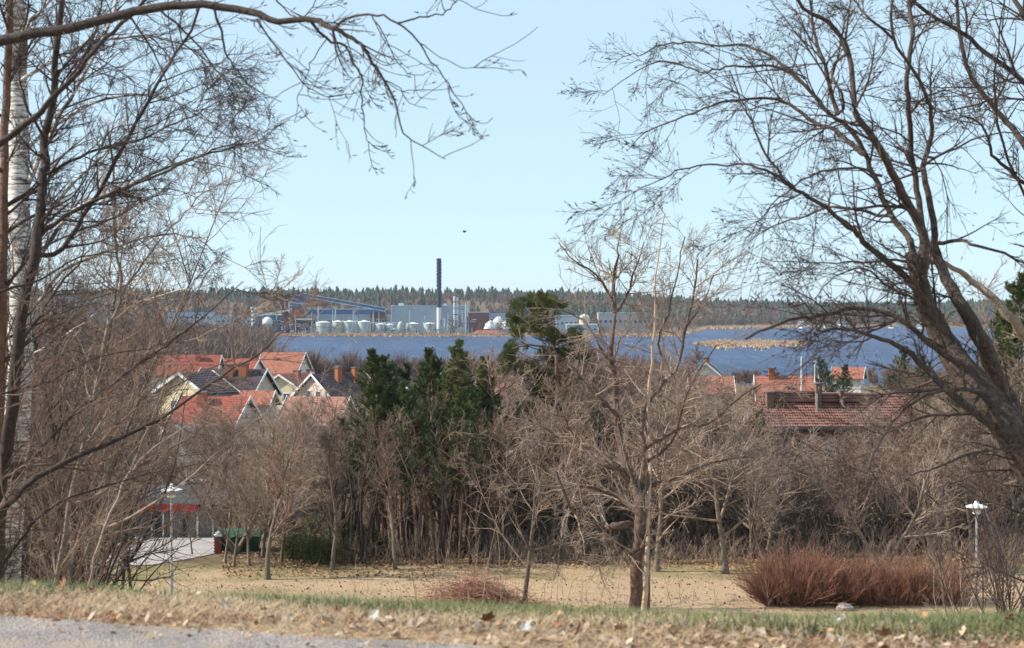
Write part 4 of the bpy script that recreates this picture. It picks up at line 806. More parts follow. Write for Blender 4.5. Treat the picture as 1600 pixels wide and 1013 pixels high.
PN = [pine_proto(9.6, 50, .38, .195, M_pine2, 125, bw=.021), pine_proto(9.6, 51, .38, .205, M_pine, 120, bw=.021), pine_proto(9.6, 52, .42, .19, M_pine, 120, bw=.021)]
for px, ty, Y, k, lab in ((583, 556, 70, 1, 'leftmost tall pine of the dark evergreen group'), (612, 585, 73, 2, 'shorter pine second in the evergreen group'), (644, 560, 71, 0, 'pine with broad crown left of the group centre'), (686, 552, 74, 2, 'dark rounded pine at the centre of the evergreen group'),
        (714, 542, 70.5, 1, 'tallest sharp-tipped pine in the evergreen group'), (738, 556, 72, 0, 'narrow pine right of the tallest one'), (757, 566, 75, 1, 'rightmost pine of the evergreen group'), (668, 600, 68.8, 0, 'low pine in front of the evergreen group'), (720, 612, 68.5, 2, 'shaded low pine at the front right of the group'), (560, 640, 71, 0, 'small pine left in front of the evergreen group'), (535, 660, 74, 1, 'half hidden greenish pine left of the evergreen group'), (598, 572, 75, 0, 'back row pine between the two leftmost tall pines'), (664, 575, 75.5, 1, 'back row pine left of the dark rounded pine'), (700, 580, 76, 0, 'back row pine left of the tallest one'), (748, 600, 73, 2, 'lower pine tucked between the two rightmost pines'), (628, 620, 76, 1, 'back row pine in a gap of the evergreen group')):
    g_ = ground_at(px, Y, -.05); s = (at(px, ty, Y).z - g_.z)/9.6; place(PN[k], 'pine_tree', lab, g_, rt.uniform(0, 6), (s*1.1, s*1.1, s))
for px, ty, Y, lab in ((1300, 560, 168, 'dark conifer right of the orange tiled house'), (1322, 572, 172, 'lower conifer behind the tiled building'), (1405, 545, 190, 'dark conifer behind the right tree by the water'), (1440, 560, 150, 'broad evergreen behind the right tree limbs'), (905, 545, 110, 'dark evergreen behind the pale branches at centre'), (1060, 575, 130, 'evergreen glimpsed behind the double-stemmed tree crown'),
        (860, 575, 84, 'dark evergreen below the flat-topped pine'), (1180, 640, 95, 'small greenish evergreen left of the tiled building'), (1560, 500, 95, 'dark evergreen behind the lower trunk at right'), (1590, 440, 80, 'tall pine behind the right tree trunks'), (1525, 560, 92, 'low evergreen beside the right trunk')):
    g_ = ground_at(px, Y, -.05); s = (at(px, ty, Y).z - g_.z)/9.6; sw = max(s, .6); place(PN[rt.randrange(3)], 'conifer', lab, g_, rt.uniform(0, 6), (sw*1.3, sw*1.3, s))
# flat topped leaning pine
def leaning_pine():
    Y = 74; g_ = ground_at(868, Y); t = thing('leaning_pine', 'flat-topped yellow-green pine leaning left above the tree belt', 'tree', g_)
    L = Vector(g_); T = trace([(868, 880), (872, 760), (868, 660), (872, 590), (862, 530), (850, 490), (846, 470)], Y, Y, 11, 3)
    groups = []; C = []; Rr = []
    cl = [(800,545,14),(812,520,16),(806,500,18),(815,482,18),(835,474,18),(852,470,16),(866,476,12),(842,492,20),(826,506,18),(797,560,10),(845,515,18),(868,520,20),(890,525,18),(902,538,14),(880,548,18),(855,552,18),(830,572,14),(812,578,12),(845,590,20),(870,600,24),(895,590,18),(860,625,22),(835,612,14),(885,632,20),(790,575,8),(820,640,14),(905,560,14)]
    for (x, y, r_) in cl:
        for q in range(9):
            p = at(x+rb.normal(0, r_*.55), y+rb.normal(0, r_*.35), Y+rb.uniform(-1.5, 1.5)); C.append(tuple(p-L)); Rr.append(rb.uniform(.13, .3))
            if q < 2:
                j = np.argmin(np.abs(T[0][0][:,2] - (p.z-.5))); s0 = T[0][0][j]; groups.append(np.array([s0*(1-u)+np.array(p)*u + np.array([0,0,-.25*math.sin(3.14*u)]) for u in np.linspace(0, 1, 6)]) - np.array(L))
    Pm = np.array(groups); rad = np.linspace(.03, .01, 6)[None].repeat(len(Pm), 0)
    link('trunk', tube_mesh('trunk', [(T[0]-np.array(L), T[1], 8)]), M_pbark, t); link('branch', tube_mesh('branch', [(Pm, rad, 4)]), M_barkd, t, kind='stuff')
    needle_cloud('crown', np.array(C), np.array(Rr), 120000, .12, .019, M_pine3, t, 9, .4)
leaning_pine()
# evergreen juniper-like shrubs at the lawn edge
for px, Y, s, lab in ((500, 66.5, .9, 'green evergreen shrub at the lawn edge beside the slim tree'), (470, 68, .7, 'smaller evergreen shrub behind the lone lawn tree'), (560, 69, .9, 'dull green shrub under the left pines')):
    g_ = ground_at(px, Y); t = thing('evergreen_shrub', lab, 'shrub', g_); C = rb.normal(0, 1, (60,3))*np.array([.55,.5,.5])*s; C[:,2] = np.abs(C[:,2])*1.3+.2
    needle_cloud('foliage', C, np.full(60, .3), 6000, .16, .03, mat('dull_evergreen', (.09,.11,.035), (.05,.06,.025), 2, .8), t, px, .6);
    for q in range(7): MB().bar((0,0,-.1), tuple(C[q*8]), .03).build('stem', M_barkd, t)
# ---------------- red-brown bushes
M_red = mat('red_brown_twigs', (.34,.17,.115), (.17,.08,.055), 2.5, .8)
def red_bush(px, Y, w_, h_, N, label, seed):
    g_ = ground_at(px, Y, -.03); r = np.random.RandomState(seed); t = thing('red_twig_bush', label, 'bush', g_, group='red-brown bushes on the lawn')
    P0 = np.stack([r.uniform(-.42, .42, N)*w_, r.uniform(-.35, .35, N)*1.6, np.zeros(N)], 1); ox = P0[:,0]/w_*2
    D = np.stack([ox*.9 + r.normal(0, .5, N), r.normal(0, .6, N), np.ones(N)], 1); L = h_*(.92+.45*vnoise(P0[:,0]*4.1, P0[:,1]*2.5, seed))*r.uniform(.5, 1.15, N)*np.sqrt((1-.45*ox**2).clip(.3))
    A, a_ = grow(P0, D, L, np.full(N, .012), 6, .15, (0,0,.35), R1=.006, rng=r); p, d, L2, q = children(A, a_, 6, .3, 1, (15,45), .36, .4, .3, .7, .007, rng=r, up=.25); B, b2 = grow(p, d, L2.clip(.15), q, 3, .12, (0,0,.2), R1=.005, rng=r)
    link('stem', tube_mesh('stem', [(A, a_, 3)]), M_red, t); link('twigs', tube_mesh('twigs', [(B, b2, 3)]), M_red, t, kind='stuff')
red_bush(1240, 57.5, 2.5, 2.0, 750, 'left and largest of the dense red-brown bushes on the lawn', 1); red_bush(1308, 57.8, 2.6, 1.95, 650, 'middle dense red-brown bush with a pale rock at its foot', 2); red_bush(1385, 57.6, 2.5, 1.65, 520, 'lower red-brown bush right of the middle one', 3); red_bush(1455, 57.8, 2.5, 1.6, 480, 'rightmost sparser red-brown bush near the right lamp', 4)
# ---------------- central double-stemmed tree
def finish(name, label, limbs, mt, mw, rtw, rng_seed, l1=(1.4, .45), l2=7, l3=5, trop=(0,0,.2), curl=None, parts=('trunk','crown'), thin=None, ang=(30,65), maxL=2.5, lens=(.9, .5, .45), cat='tree', wander=.1, skipdense=0, base=None, extra=None, ends=True, up=0.0, flat=None):
    """limbs: list of (P,rad) traced; grow branch orders from them. l1 = branches per metre"""
    r = np.random.RandomState(rng_seed); L0 = Vector(limbs[0][0][0,0]) if base is None else Vector(base); off = np.array(L0)
    t = thing(name, label, cat, L0); G1 = []; G2 = []; G3 = []
    for (P, rad) in limbs[skipdense:]:
        ln = np.linalg.norm(np.diff(P[0], axis=0), axis=1).sum()
        p, d, L, q = children(P, rad, np.array([l1[0]*ln]), l1[1], 1.0, ang, 1, .4, .0, .5, rtw*1.2, rng=r, up=up, flat=flat)
        tt = r.uniform(.35, 1, len(L)); L = maxL*tt*np.clip(q/ (rad.max()*.5), .6, 1) 
        G1.append(grow(p, d, L, np.minimum(q, L*.02).clip(rtw), 8, wander, trop, R1=rtw*.8, curl=curl, rng=r))
    B1 = np.concatenate([g[0] for g in G1]); b1 = np.concatenate([g[1] for g in G1])
    p, d, L, q = children(B1, b1, l2, .12, 1, (25,60), lens[1], .4, .5, .7, rtw, rng=r, flat=flat); B2, b2 = grow(p, d, L.clip(.06*maxL), q, 5, wander*1.3, trop, R1=rtw*.7, curl=curl, rng=r)
    p, d, L, q = children(B2, b2, l3, .15, 1, (25,60), lens[2], .4, .4, .8, rtw*.6, rtw*.9, rng=r, flat=flat); B3, b3 = grow(p, d, L.clip(.03*maxL), q, 3, wander*1.3, trop, R1=rtw*.45, curl=curl, rng=r)
    # traced limbs in groups of equal length
    tg = [(P-off, rad, 9) for P, rad in limbs]
    link(parts[0], tube_mesh(parts[0], tg), mt, t); link(parts[1], tube_mesh(parts[1], [(B1-off, b1, 4), (B2-off, b2, 3), (B3-off, b3, 3)]), mw, t)
    if extra:
        for nm, P, rad, m in extra: link(nm, tube_mesh(nm, [(P-off, rad, 9)]), m, t)
    return t, (B2, b2, B3, b3, off)
Yc = 41
cl = [trace([(990,975),(996,887),(1000,789),(982,745),(967,685),(961,594),(955,555),(961,489)], Yc, Yc, 23, 5), trace([(1008,975),(1012,880),(1012,789),(1008,737),(1003,685),(1008,639),(1035,600),(1056,575),(1071,515),(1084,463),(1090,405)], Yc+.3, Yc+1, 14, 2.5),
      trace([(961,489),(959,437),(965,400),(967,365)], Yc, Yc, 8, 1.5), trace([(961,489),(951,463),(935,431),(895,405),(873,379)], Yc, Yc-1, 6, 1.5), trace([(961,489),(980,460),(993,418),(1006,379)], Yc, Yc+1, 6, 1.5), trace([(1050,585),(1030,540),(1045,480),(1060,420),(1070,370)], Yc+.7, Yc, 5, 1.5),
      trace([(1071,515),(1100,470),(1115,430)], Yc+.8, Yc+1.2, 4, 1.5), trace([(985,820),(960,822),(941,822),(908,809),(889,789),(869,737)], Yc, Yc-2, 13, 4), trace([(977,735),(940,725),(905,690),(880,650)], Yc, Yc-1.5, 8, 2.5), trace([(965,650),(920,600),(889,570),(846,540),(800,545)], Yc, Yc-1, 8, 2),
      trace([(958,575),(930,530),(911,500),(870,480)], Yc, Yc+1, 5, 1.5), trace([(1010,700),(1060,670),(1110,660),(1150,625),(1190,600)], Yc, Yc-1, 8, 2), trace([(1008,760),(1060,745),(1120,720),(1180,715)], Yc, Yc+1, 8, 2), trace([(1000,800),(950,770),(900,760),(850,770),(800,755)], Yc, Yc+1.5, 8, 2), trace([(1012,720),(1050,690),(1080,600),(1120,540)], Yc, Yc-.5, 6, 2), trace([(985,760),(930,700),(870,680),(820,650)], Yc, Yc+1, 7, 2), trace([(996,850),(960,865),(930,885),(900,875),(870,885)], Yc, Yc-1, 4, 1.5)]
ws = trace([(1003,975),(1008,930),(1011,880),(1013,789),(1016,711),(1013,633),(1019,568),(1022,483),(1026,418),(1039,333)], Yc-.35, Yc-.3, 10, 2.0)
finish('double_stemmed_tree', 'large bare tree with dark forked trunk and a pale stripped stem in the middle', cl, mat('grey_red_bark', (.19,.125,.10), (.08,.055,.048), 9, .9, .6), M_twigl, .0068, 77, l1=(2.9, .12), l2=7.5, l3=5, maxL=3.0, trop=(0,0,.1), lens=(.9,.42,.45), wander=.085, extra=[('pale_stem', ws[0], ws[1], mat('peeled_wood', (.55,.42,.33), (.42,.31,.24), 6, .8))])
# ---------------- right foreground tree
Yr = 13.0
rl = [trace([(1800,1060),(1700,860),(1622,740),(1580,672),(1536,617),(1492,562),(1468,520),(1445,471),(1433,425),(1421,395)], Yr, Yr, 84, 18),
      trace([(1640,760),(1600,700),(1579,637),(1556,593),(1536,538),(1512,495),(1485,447),(1469,412),(1457,380)], Yr+.2, Yr+.5, 44, 12),
      trace([(1575,680),(1544,660),(1477,605),(1445,574),(1401,538),(1366,526),(1326,516),(1275,514)], Yr, Yr-1.2, 17, 3), trace([(1500,570),(1455,540),(1413,502),(1374,487),(1330,483),(1283,494),(1240,498),(1200,512),(1165,530)], Yr, Yr-1, 10, 4),
      trace([(1530,612),(1508,609),(1461,613),(1421,633),(1386,672),(1366,708),(1350,747)], Yr-.1, Yr-1, 8, 2.5), trace([(1600,695),(1567,700),(1508,712),(1457,732),(1421,743)], Yr-.2, Yr-1, 8, 2),
      trace([(1440,440),(1424,385),(1413,363),(1389,332),(1366,276),(1350,237),(1322,197),(1295,178),(1259,134),(1224,103),(1200,85),(1164,71),(1117,71),(1069,67),(1030,71),(998,87),(979,83)], Yr, Yr+1.4, 12, 1.2),
      trace([(1440,440),(1445,390),(1433,343),(1409,304),(1386,253),(1362,213),(1338,178),(1334,150),(1326,79),(1299,39),(1259,16),(1230,-20)], Yr, Yr-.8, 18, 5), trace([(1350,241),(1330,225),(1299,201),(1263,188),(1232,162),(1200,154),(1137,158),(1100,170),(1050,190),(1010,205),(980,235)], Yr, Yr+.9, 9, 1.2),
      trace([(1457,390),(1445,379),(1437,316),(1427,257),(1421,178),(1417,118),(1425,51),(1417,-20)], Yr+.5, Yr+.7, 12, 6), trace([(1462,400),(1457,336),(1445,276),(1443,253),(1455,217),(1455,170),(1433,118),(1397,63),(1393,-20)], Yr+.5, Yr, 12, 4),
      trace([(1440,465),(1417,435),(1386,408),(1350,380),(1342,367),(1314,343),(1271,312),(1236,292),(1220,272),(1196,241),(1176,193),(1160,158),(1140,110)], Yr, Yr-1.2, 13, 1.5), trace([(1236,292),(1204,268),(1164,257),(1117,257),(1069,264),(1038,280),(998,296),(967,320)], Yr-.9, Yr-1.6, 5, 1),
      trace([(1421,408),(1378,408),(1330,410),(1279,411),(1224,410)], Yr, Yr-1, 5, 1.2), trace([(1466,380),(1500,375),(1530,385),(1590,405),(1640,430)], Yr+.5, Yr, 7, 3), trace([(1259,134),(1216,105),(1172,105),(1133,105),(1101,114),(1060,100),(1020,98),(975,125),(940,150)], Yr+.9, Yr+1.8, 5, 1),
      trace([(1326,79),(1300,110),(1318,160),(1305,180)], Yr-.5, Yr, 5, 4), trace([(1421,178),(1450,150),(1485,140)], Yr+.6, Yr+1, 5, 2), trace([(1309,178),(1290,110),(1272,50),(1265,-10)], Yr, Yr+.6, 8, 4), trace([(1397,340),(1350,330),(1300,325),(1250,340),(1205,355),(1170,380)], Yr, Yr+.8, 6, 1.2), trace([(1378,275),(1330,262),(1280,270),(1230,300),(1190,340),(1160,385)], Yr, Yr-.8, 5, 1.2),
      trace([(1443,250),(1480,238),(1530,215),(1600,205)], Yr+.4, Yr+1, 5, 2), trace([(1397,63),(1350,20),(1320,-20)], Yr, Yr, 5, 3), trace([(1475,520),(1430,470),(1390,450),(1350,420),(1300,435),(1270,470)], Yr, Yr-.6, 6, 1.2), trace([(1480,560),(1460,490),(1430,450),(1400,445),(1375,470),(1350,500)], Yr, Yr-.5, 5, 1.5)]
_, rb_ = finish('spreading_foreground_tree', 'big dark multi-limbed bare tree leaning in from the right foreground', rl, mat('brown_grey_bark', (.135,.098,.08), (.05,.037,.032), 22, .85, .6), M_twigd, .0022, 88, l1=(5.4, .15), l2=8, l3=3.6, maxL=1.35, trop=(-.35,0,.1), curl=(-.1,0,-.25), wander=.11, lens=(.9,.5,.4), flat=.8)
# buds on the twigs of the right tree
def buds(tree, data, n_, L, W, m, seed):
    B2, b2, B3, b3, off = data; r = np.random.RandomState(seed); k = r.choice(len(B3), min(n_, len(B3)), False); P = B3[k, -1]-off; D = norm(B3[k, -1]-B3[k, -2]); V, F = blades(P, D, r.uniform(.7, 1.3, len(k))*L, np.full(len(k), W), r); V2, F2 = blades(P, D, r.uniform(.7, 1.3, len(k))*L, np.full(len(k), W), r)
    link('buds', mesh_from('buds', np.concatenate([V, V2]), [np.concatenate([F, F2+len(V)])]), m, tree, kind='stuff')
buds(_, rb_, 3500, .035, .012, M_twigd, 2)
# second right tree, outside the frame but reaching in
Y2 = 17
sl2 = [trace([(1800,1060),(1770,760),(1735,480),(1700,260),(1690,120),(1680,-60)], Y2, Y2, 60, 14), trace([(1700,270),(1650,180),(1600,130),(1547,87),(1500,51),(1437,12),(1400,-20)], Y2, Y2-.5, 11, 5), trace([(1720,380),(1660,300),(1600,225),(1579,197),(1555,170),(1528,138),(1508,99),(1500,47),(1492,-20)], Y2, Y2+1, 13, 5),
       trace([(1690,120),(1640,70),(1600,24),(1580,-20)], Y2, Y2, 12, 7), trace([(1715,350),(1690,330),(1650,300),(1600,284),(1575,264),(1551,241),(1543,213),(1528,190),(1500,180)], Y2, Y2-1, 10, 2.5), trace([(1720,400),(1660,380),(1600,300),(1560,200),(1555,100),(1570,0)], Y2, Y2-2, 7, 2)]
t, dd = finish('slender_foreground_tree', 'bare reddish tree outside the right edge reaching thin limbs into the sky', sl2, M_barkd, M_twigd, .0035, 89, l1=(4.6, .1), l2=7, l3=4, maxL=1.6, trop=(-.15,0,.3), wander=.11)
# pale bare limb in front of the pines at right
Y3 = 20; sl3 = [trace([(1760,1060),(1730,800),(1680,640),(1640,570),(1600,522),(1564,479),(1528,447),(1492,420),(1450,395)], Y3, Y3-1, 34, 5), trace([(1640,570),(1600,570),(1560,545),(1530,500)], Y3, Y3-1, 6, 2), trace([(1730,800),(1650,720),(1600,650),(1575,560)], Y3, Y3-1, 8, 3)]
finish('pale_limbed_tree', 'pale tan bare tree reaching up-left between the dark right trunks', sl3, mat('tan_bark', (.33,.26,.20), (.20,.15,.12), 12, .85, .4), M_twigl, .004, 90, l1=(2.2, .2), l2=5, l3=3, maxL=1.4)
# ---------------- left foreground: overhanging branch tree
Yo = 10.5
ol = [trace([(-220,1060),(-210,700),(-190,400),(-150,180),(-60,85),(0,65),(50,55),(110,45),(200,22),(250,12),(330,8),(400,21),(427,33),(486,31),(507,38),(524,44),(545,56),(563,68),(581,95),(601,127),(616,157),(628,207),(655,225),(696,249)], Yo, Yo-1.2, 34, 1.5, 70)]
# keep the far trunk thick and the reach slim
ol[0][1][0] = np.interp(np.linspace(0, 1, 71), [0, .12, .17, .22, .4, .5, .62, .75, .9, 1], np.array([40, 30, 20, 17, 13, 10, 7, 5, 2.4, 1.2]))/2/FPX*Yo
ol += [trace([(524,44),(542,28),(566,22),(590,24),(622,36),(655,68),(672,95),(696,121),(714,154),(749,192),(770,184)], Yo-.8, Yo-1.5, 5, 1.0), trace([(486,34),(513,64),(536,71),(560,110),(566,124),(564,154),(570,195),(575,222),(601,237)], Yo-.8, Yo-.4, 5, 1.0), trace([(622,36),(655,28),(696,18),(714,3),(730,-20)], Yo-1, Yo-1, 3.2, 1.5),
       trace([(581,24),(601,59),(619,95),(646,118),(672,112)], Yo-1, Yo-.6, 2.2, 1), trace([(400,30),(430,71),(459,110),(480,136),(518,152),(542,146)], Yo-.8, Yo-.3, 3, 1), trace([(510,62),(486,98),(477,124),(465,157),(483,187)], Yo-.8, Yo-1, 2, .9), trace([(330,10),(345,45),(352,80),(370,110),(400,140),(440,160)], Yo-.7, Yo, 5, 1),
       trace([(250,14),(300,60),(330,100),(360,130),(400,140)], Yo-.5, Yo, 4, 1), trace([(-150,300),(-60,255),(0,225),(40,193),(79,158),(118,115),(154,71),(190,36),(221,8),(240,-20)], Yo, Yo+.5, 14, 4), trace([(200,22),(240,80),(270,150),(290,170)], Yo-.4, Yo, 4, 1), trace([(696,18),(680,-20)], Yo, Yo, 2, 1), trace([(601,127),(622,135),(640,160),(668,170)], Yo-1, Yo-1.2, 2, .9), trace([(655,68),(690,90),(728,106),(748,102)], Yo-1, Yo-1.2, 1.8, .9), trace([(420,-20),(440,10),(470,30),(500,-10)], Yo, Yo, 3, 1.5)]
t, od = finish('overhanging_tree', 'bare tree at left whose long arching branch spans the upper left sky', ol, M_barkd, M_twigd, .0023, 91, l1=(5.0, .25), l2=2.6, l3=1.2, maxL=.62, trop=(.3,0,-.5), curl=(.5,0,.9), wander=.09, lens=(.9,.45,.4))
buds(t, od, 600, .03, .011, M_twigd, 3)
# birch
Yb = 19
bl = [trace([(2,1060),(10,880),(20,760),(30,600),(33,480),(33,400),(29,300),(31,200),(28,100),(25,0),(20,-80)], Yb, Yb, 48, 24)]
bb = [trace([(33,330),(60,250),(90,190),(130,120),(165,50),(190,-20)], Yb, Yb-1, 9, 4), trace([(33,450),(80,370),(130,320),(200,290),(290,250),(350,235),(400,222),(440,242)], Yb, Yb-1, 8, 1.2), trace([(31,240),(80,200),(150,160),(230,150),(300,170),(350,210)], Yb, Yb+1, 7, 1.2),
      trace([(30,130),(90,90),(170,60),(260,60),(330,100),(370,160)], Yb, Yb+.8, 7, 1.2), trace([(33,400),(70,340),(110,290),(180,230),(250,190),(320,170)], Yb, Yb+.6, 7, 1.2), trace([(32,520),(90,430),(150,400),(230,370),(300,370),(340,400)], Yb, Yb, 7, 1.2), trace([(28,60),(60,20),(100,-30)], Yb, Yb, 7, 4), trace([(33,560),(80,540),(140,500),(220,470),(300,450)], Yb, Yb-1, 6, 1.5)]
bt, bd = finish('birch_tree', 'white-barked birch trunk with drooping fine twigs at the left edge', bl+bb, M_birch, M_twigd, .0032, 92, l1=(4.2, .15), l2=9, l3=7, maxL=2.0, trop=(.2,0,.1), curl=(.05,0,-.9), skipdense=1, wander=.11)
# split birch trunk from its dark limbs
# dark sapling trunk and its branches
Ys = 14
dl = [trace([(-10,1060),(-4,900),(0,765),(12,682),(24,575),(38,468),(57,385),(65,296),(71,253),(67,213),(83,158),(85,99),(95,32),(102,-40)], Ys, Ys, 26, 8), trace([(62,368),(110,332),(174,304),(237,276),(292,253),(340,233),(400,221)], Ys, Ys-1, 8, 1.5), trace([(73,272),(118,249),(166,229),(221,217),(276,192),(316,174),(343,158)], Ys, Ys+1, 6, 1.2), trace([(57,395),(91,395),(130,340),(174,265),(221,178),(253,118),(292,55),(320,-10)], Ys, Ys+.8, 9, 3.5),
      trace([(0,180),(-40,250)], Ys, Ys, 5, 5), trace([(67,213),(40,160),(30,90),(50,-20)], Ys, Ys-1, 5, 2), trace([(83,158),(110,120),(150,50),(160,-20)], Ys, Ys, 5, 2.5), trace([(30,540),(70,480),(105,430),(128,400),(128,340)], Ys, Ys+1, 6, 2), trace([(66,330),(120,300),(150,240),(180,200),(240,190)], Ys, Ys-1, 4, 1.2)]
finish('dark_stemmed_tree', 'dark thin tree leaning up in front of the birch trunk', dl, M_barkd, M_twigd, .0029, 93, l1=(5.5, .12), l2=7, l3=4.2, maxL=1.35, trop=(.3,0,.35), wander=.1)
el = [trace([(60,1040),(89,907),(113,765),(142,646),(166,528),(190,460),(183,400),(178,350),(180,300),(168,200)], Ys+2, Ys+2, 9, 3), trace([(190,460),(225,410),(262,360),(300,320),(330,280)], Ys+2, Ys+1, 4, 1.2), trace([(150,620),(230,560),(300,530),(370,500),(430,460)], Ys+2, Ys+1, 4, 1.2), trace([(120,740),(200,650),(300,590),(400,545),(450,500)], Ys+2, Ys+2, 4, 1.2), trace([(190,460),(150,420),(140,360)], Ys+2, Ys+2, 3, 1)]
finish('crooked_sapling', 'lit crooked sapling rising through the left thicket', el, M_bark, M_twig, .0034, 94, l1=(5.5, .1), l2=7, l3=4, maxL=1.25, trop=(.2,0,.3))
fl_ = [trace([(110,1020),(139,910),(165,820),(200,740),(240,650),(262,580)], Ys+1, Ys+1, 6, 2), trace([(165,825),(235,790),(290,750),(360,690),(420,640),(450,620)], Ys+1, Ys, 4, 1), trace([(200,740),(240,700),(300,660),(340,640)], Ys+1, Ys+1.4, 3, 1)]
finish('leaning_sapling', 'pale leaning sapling at the right side of the left thicket', fl_, M_twigl, M_twig, .0034, 95, l1=(2.2, .2), l2=3.5, l3=2, maxL=.8, trop=(.2,0,.2))
gl_ = [trace([(-60,1000),(-30,850),(0,800),(60,745),(130,710),(200,680),(250,655),(330,600),(400,555),(440,520)], Ys-1, Ys-1.5, 15, 1.5), trace([(-60,900),(0,760),(50,720),(110,650),(150,620),(212,572),(250,547),(300,510),(380,440)], Ys-1, Ys, 9, 1.5), trace([(-60,700),(0,620),(70,600),(150,560),(240,545)], Ys-1, Ys, 6, 1.2), trace([(-60,500),(0,455),(60,440),(130,400),(210,395)], Ys-1, Ys, 6, 1.2), trace([(-60,980),(20,860),(70,800),(160,760),(260,735),(330,720)], Ys-1, Ys-1, 6, 1.2)]
finish('low_branched_tree', 'tree left of the frame pushing long low branches to the right', gl_, M_barkd, M_twigr, .0032, 96, l1=(5.5, .12), l2=7, l3=4.2, maxL=1.3, trop=(.3,0,.25))
hl = [trace([(-10,1060),(0,600),(5,350),(8,170),(14,50),(16,-40)], 16, 16, 18, 10), trace([(0,600),(30,520),(60,500),(90,470)], 16, 16, 5, 2)]
finish('reddish_stemmed_tree', 'slim reddish trunk at the very left edge behind the birch', hl, M_pbark, M_twigd, .0032, 97, l1=(5, .12), l2=7, l3=4, maxL=1.5)
# thicket of shrubs on the slope at left, between 12 and 40 m
def shrub(px, Y, H, stems, label, seed, m=None, rtw=.0042, per=(9, 5), name='bare_shrub', lean=.25, spread=.35, group=None, m2=None):
    g_ = ground_at(px, Y, -.05); r = np.random.RandomState(seed); D = np.stack([r.normal(lean, spread, stems), r.normal(0, spread, stems), np.ones(stems)], 1); P0 = np.stack([r.normal(0, .12, stems), r.normal(0, .12, stems), np.zeros(stems)], 1)
    A, a_ = grow(P0, D, H*r.uniform(.7, 1.1, stems), np.full(stems, H*.0062), 10, .07, (0,0,.2), R1=rtw, rng=r); p, d, L, q = children(A, a_, per[0], .15, 1, (25,55), .42, .4, .5, .6, rtw, rng=r); B, b1 = grow(p, d, L.clip(.2), q, 6, .12, (0,0,.3), R1=rtw*.7, rng=r)
    p, d, L, q = children(B, b1, per[1], .1, 1, (25,55), .5, .4, .5, .7, rtw*.7, rng=r); C_, c_ = grow(p, d, L.clip(.12), q, 3, .14, (0,0,.2), R1=rtw*.5, rng=r)
    t = thing(name, label, 'shrub', g_, group=group); link('stem', tube_mesh('stem', [(A, a_, 5)]), m or M_bark, t); link('twigs', tube_mesh('twigs', [(B, b1, 3), (C_, c_, 3)]), m2 or m or M_twig, t, kind='stuff'); return t
q = 0
for px, Y, H, st in ((-60, 17, 4.2, 6), (30, 24, 5.5, 7), (80, 18, 4.0, 6), (95, 26, 6.0, 8), (130, 21, 4.0, 6), (40, 30, 7.0, 8), (110, 34, 8, 8), (150, 29, 4.5, 6), (5, 38, 9.5, 8), (70, 44, 10, 8), (-30, 26, 7, 7), (135, 38, 6.5, 7), (100, 48, 8.5, 8), (20, 47, 9, 8), (-20, 33, 8, 8), (55, 36, 8.5, 8)):
    q += 1; shrub(px, Y, H, st, 'bare many-stemmed shrub in the dense left thicket on the slope', 200+q, rtw=.0042*max(1, Y/22), per=(10, 6), lean=.02, spread=.22, group='shrubs of the left thicket', m=(M_bark, M_barkd, M_barkd)[q % 3], m2=(M_twigr, M_twigd, M_bark)[q % 3])
for px, Y, H, lab in ((1545, 30, 3.3, 'thin bare shrub by the right edge in front of the lamp'), (1590, 26, 3.0, 'bare shrub at the right frame edge'), (1575, 40, 5.0, 'taller bare shrub behind the right edge shrubs'), (1500, 46, 2.6, 'low bare shrub just right of the red-brown bushes')):
    q += 1; shrub(px, Y, H, 7, lab, 200+q, rtw=.0045*Y/24, per=(7, 4), lean=-.1, m=M_twigd if px > 1540 else M_twig)
# slim upright trees of the left thicket
UPR = [bare_proto('u0', 9, 71, mt=M_barkd, mw=M_twigd, lvl=(26,9,7), first=.16, spread=.30, up=.5, rtw=.0034, r0=.045, wander=.08, ang=(25,55)), bare_proto('u1', 9, 72, mt=M_bark, mw=M_twigr, lvl=(24,9,7), first=.14, spread=.34, up=.3, rtw=.0034, r0=.04, wander=.09, stems=2), bare_proto('u2', 9, 73, mt=M_barkd, mw=M_bark, lvl=(24,10,6), first=.2, spread=.28, up=.2, droop=.5, rtw=.0034, r0=.05)]
for i_, (px, Y, H, lab) in enumerate(((70, 21, 8.5, 'slim dark upright tree right of the birch trunk'), (125, 24, 8.6, 'slender twin-stemmed tree in the middle of the left thicket'), (168, 26, 8.8, 'slim fine-twigged tree near the right side of the left thicket'), (215, 31, 8.0, 'thin tree at the right end of the left thicket'), (20, 27, 10.5, 'tall slim tree behind the birch trunk'), (95, 30, 10.5, 'tall fine-crowned tree standing back in the left thicket'), (185, 36, 9.5, 'tall thin tree downhill behind the leaning sapling'), (45, 36, 12, 'highest thin tree far down the left slope'), (-30, 23, 9.5, 'slim tree cut by the left frame edge'), (140, 40, 10.5, 'thin tree downhill in front of the yard'))):
    s = H/9; place(UPR[i_ % 3], 'slim_tree', lab, ground_at(px, Y, -.05), i_*1.3, (s, s, s))
for q in range(16):
    px = rb.uniform(40, 350); s = rb.uniform(.5, .75); place(PR[[0,1,3,5][q % 4]], 'yard_tree', 'bare tree behind the low red-banded building', ground_at(px, rb.uniform(86, 104), -.1), rb.uniform(0, 6), (s*1.15, s*1.15, s), 'bare trees behind the yard building')
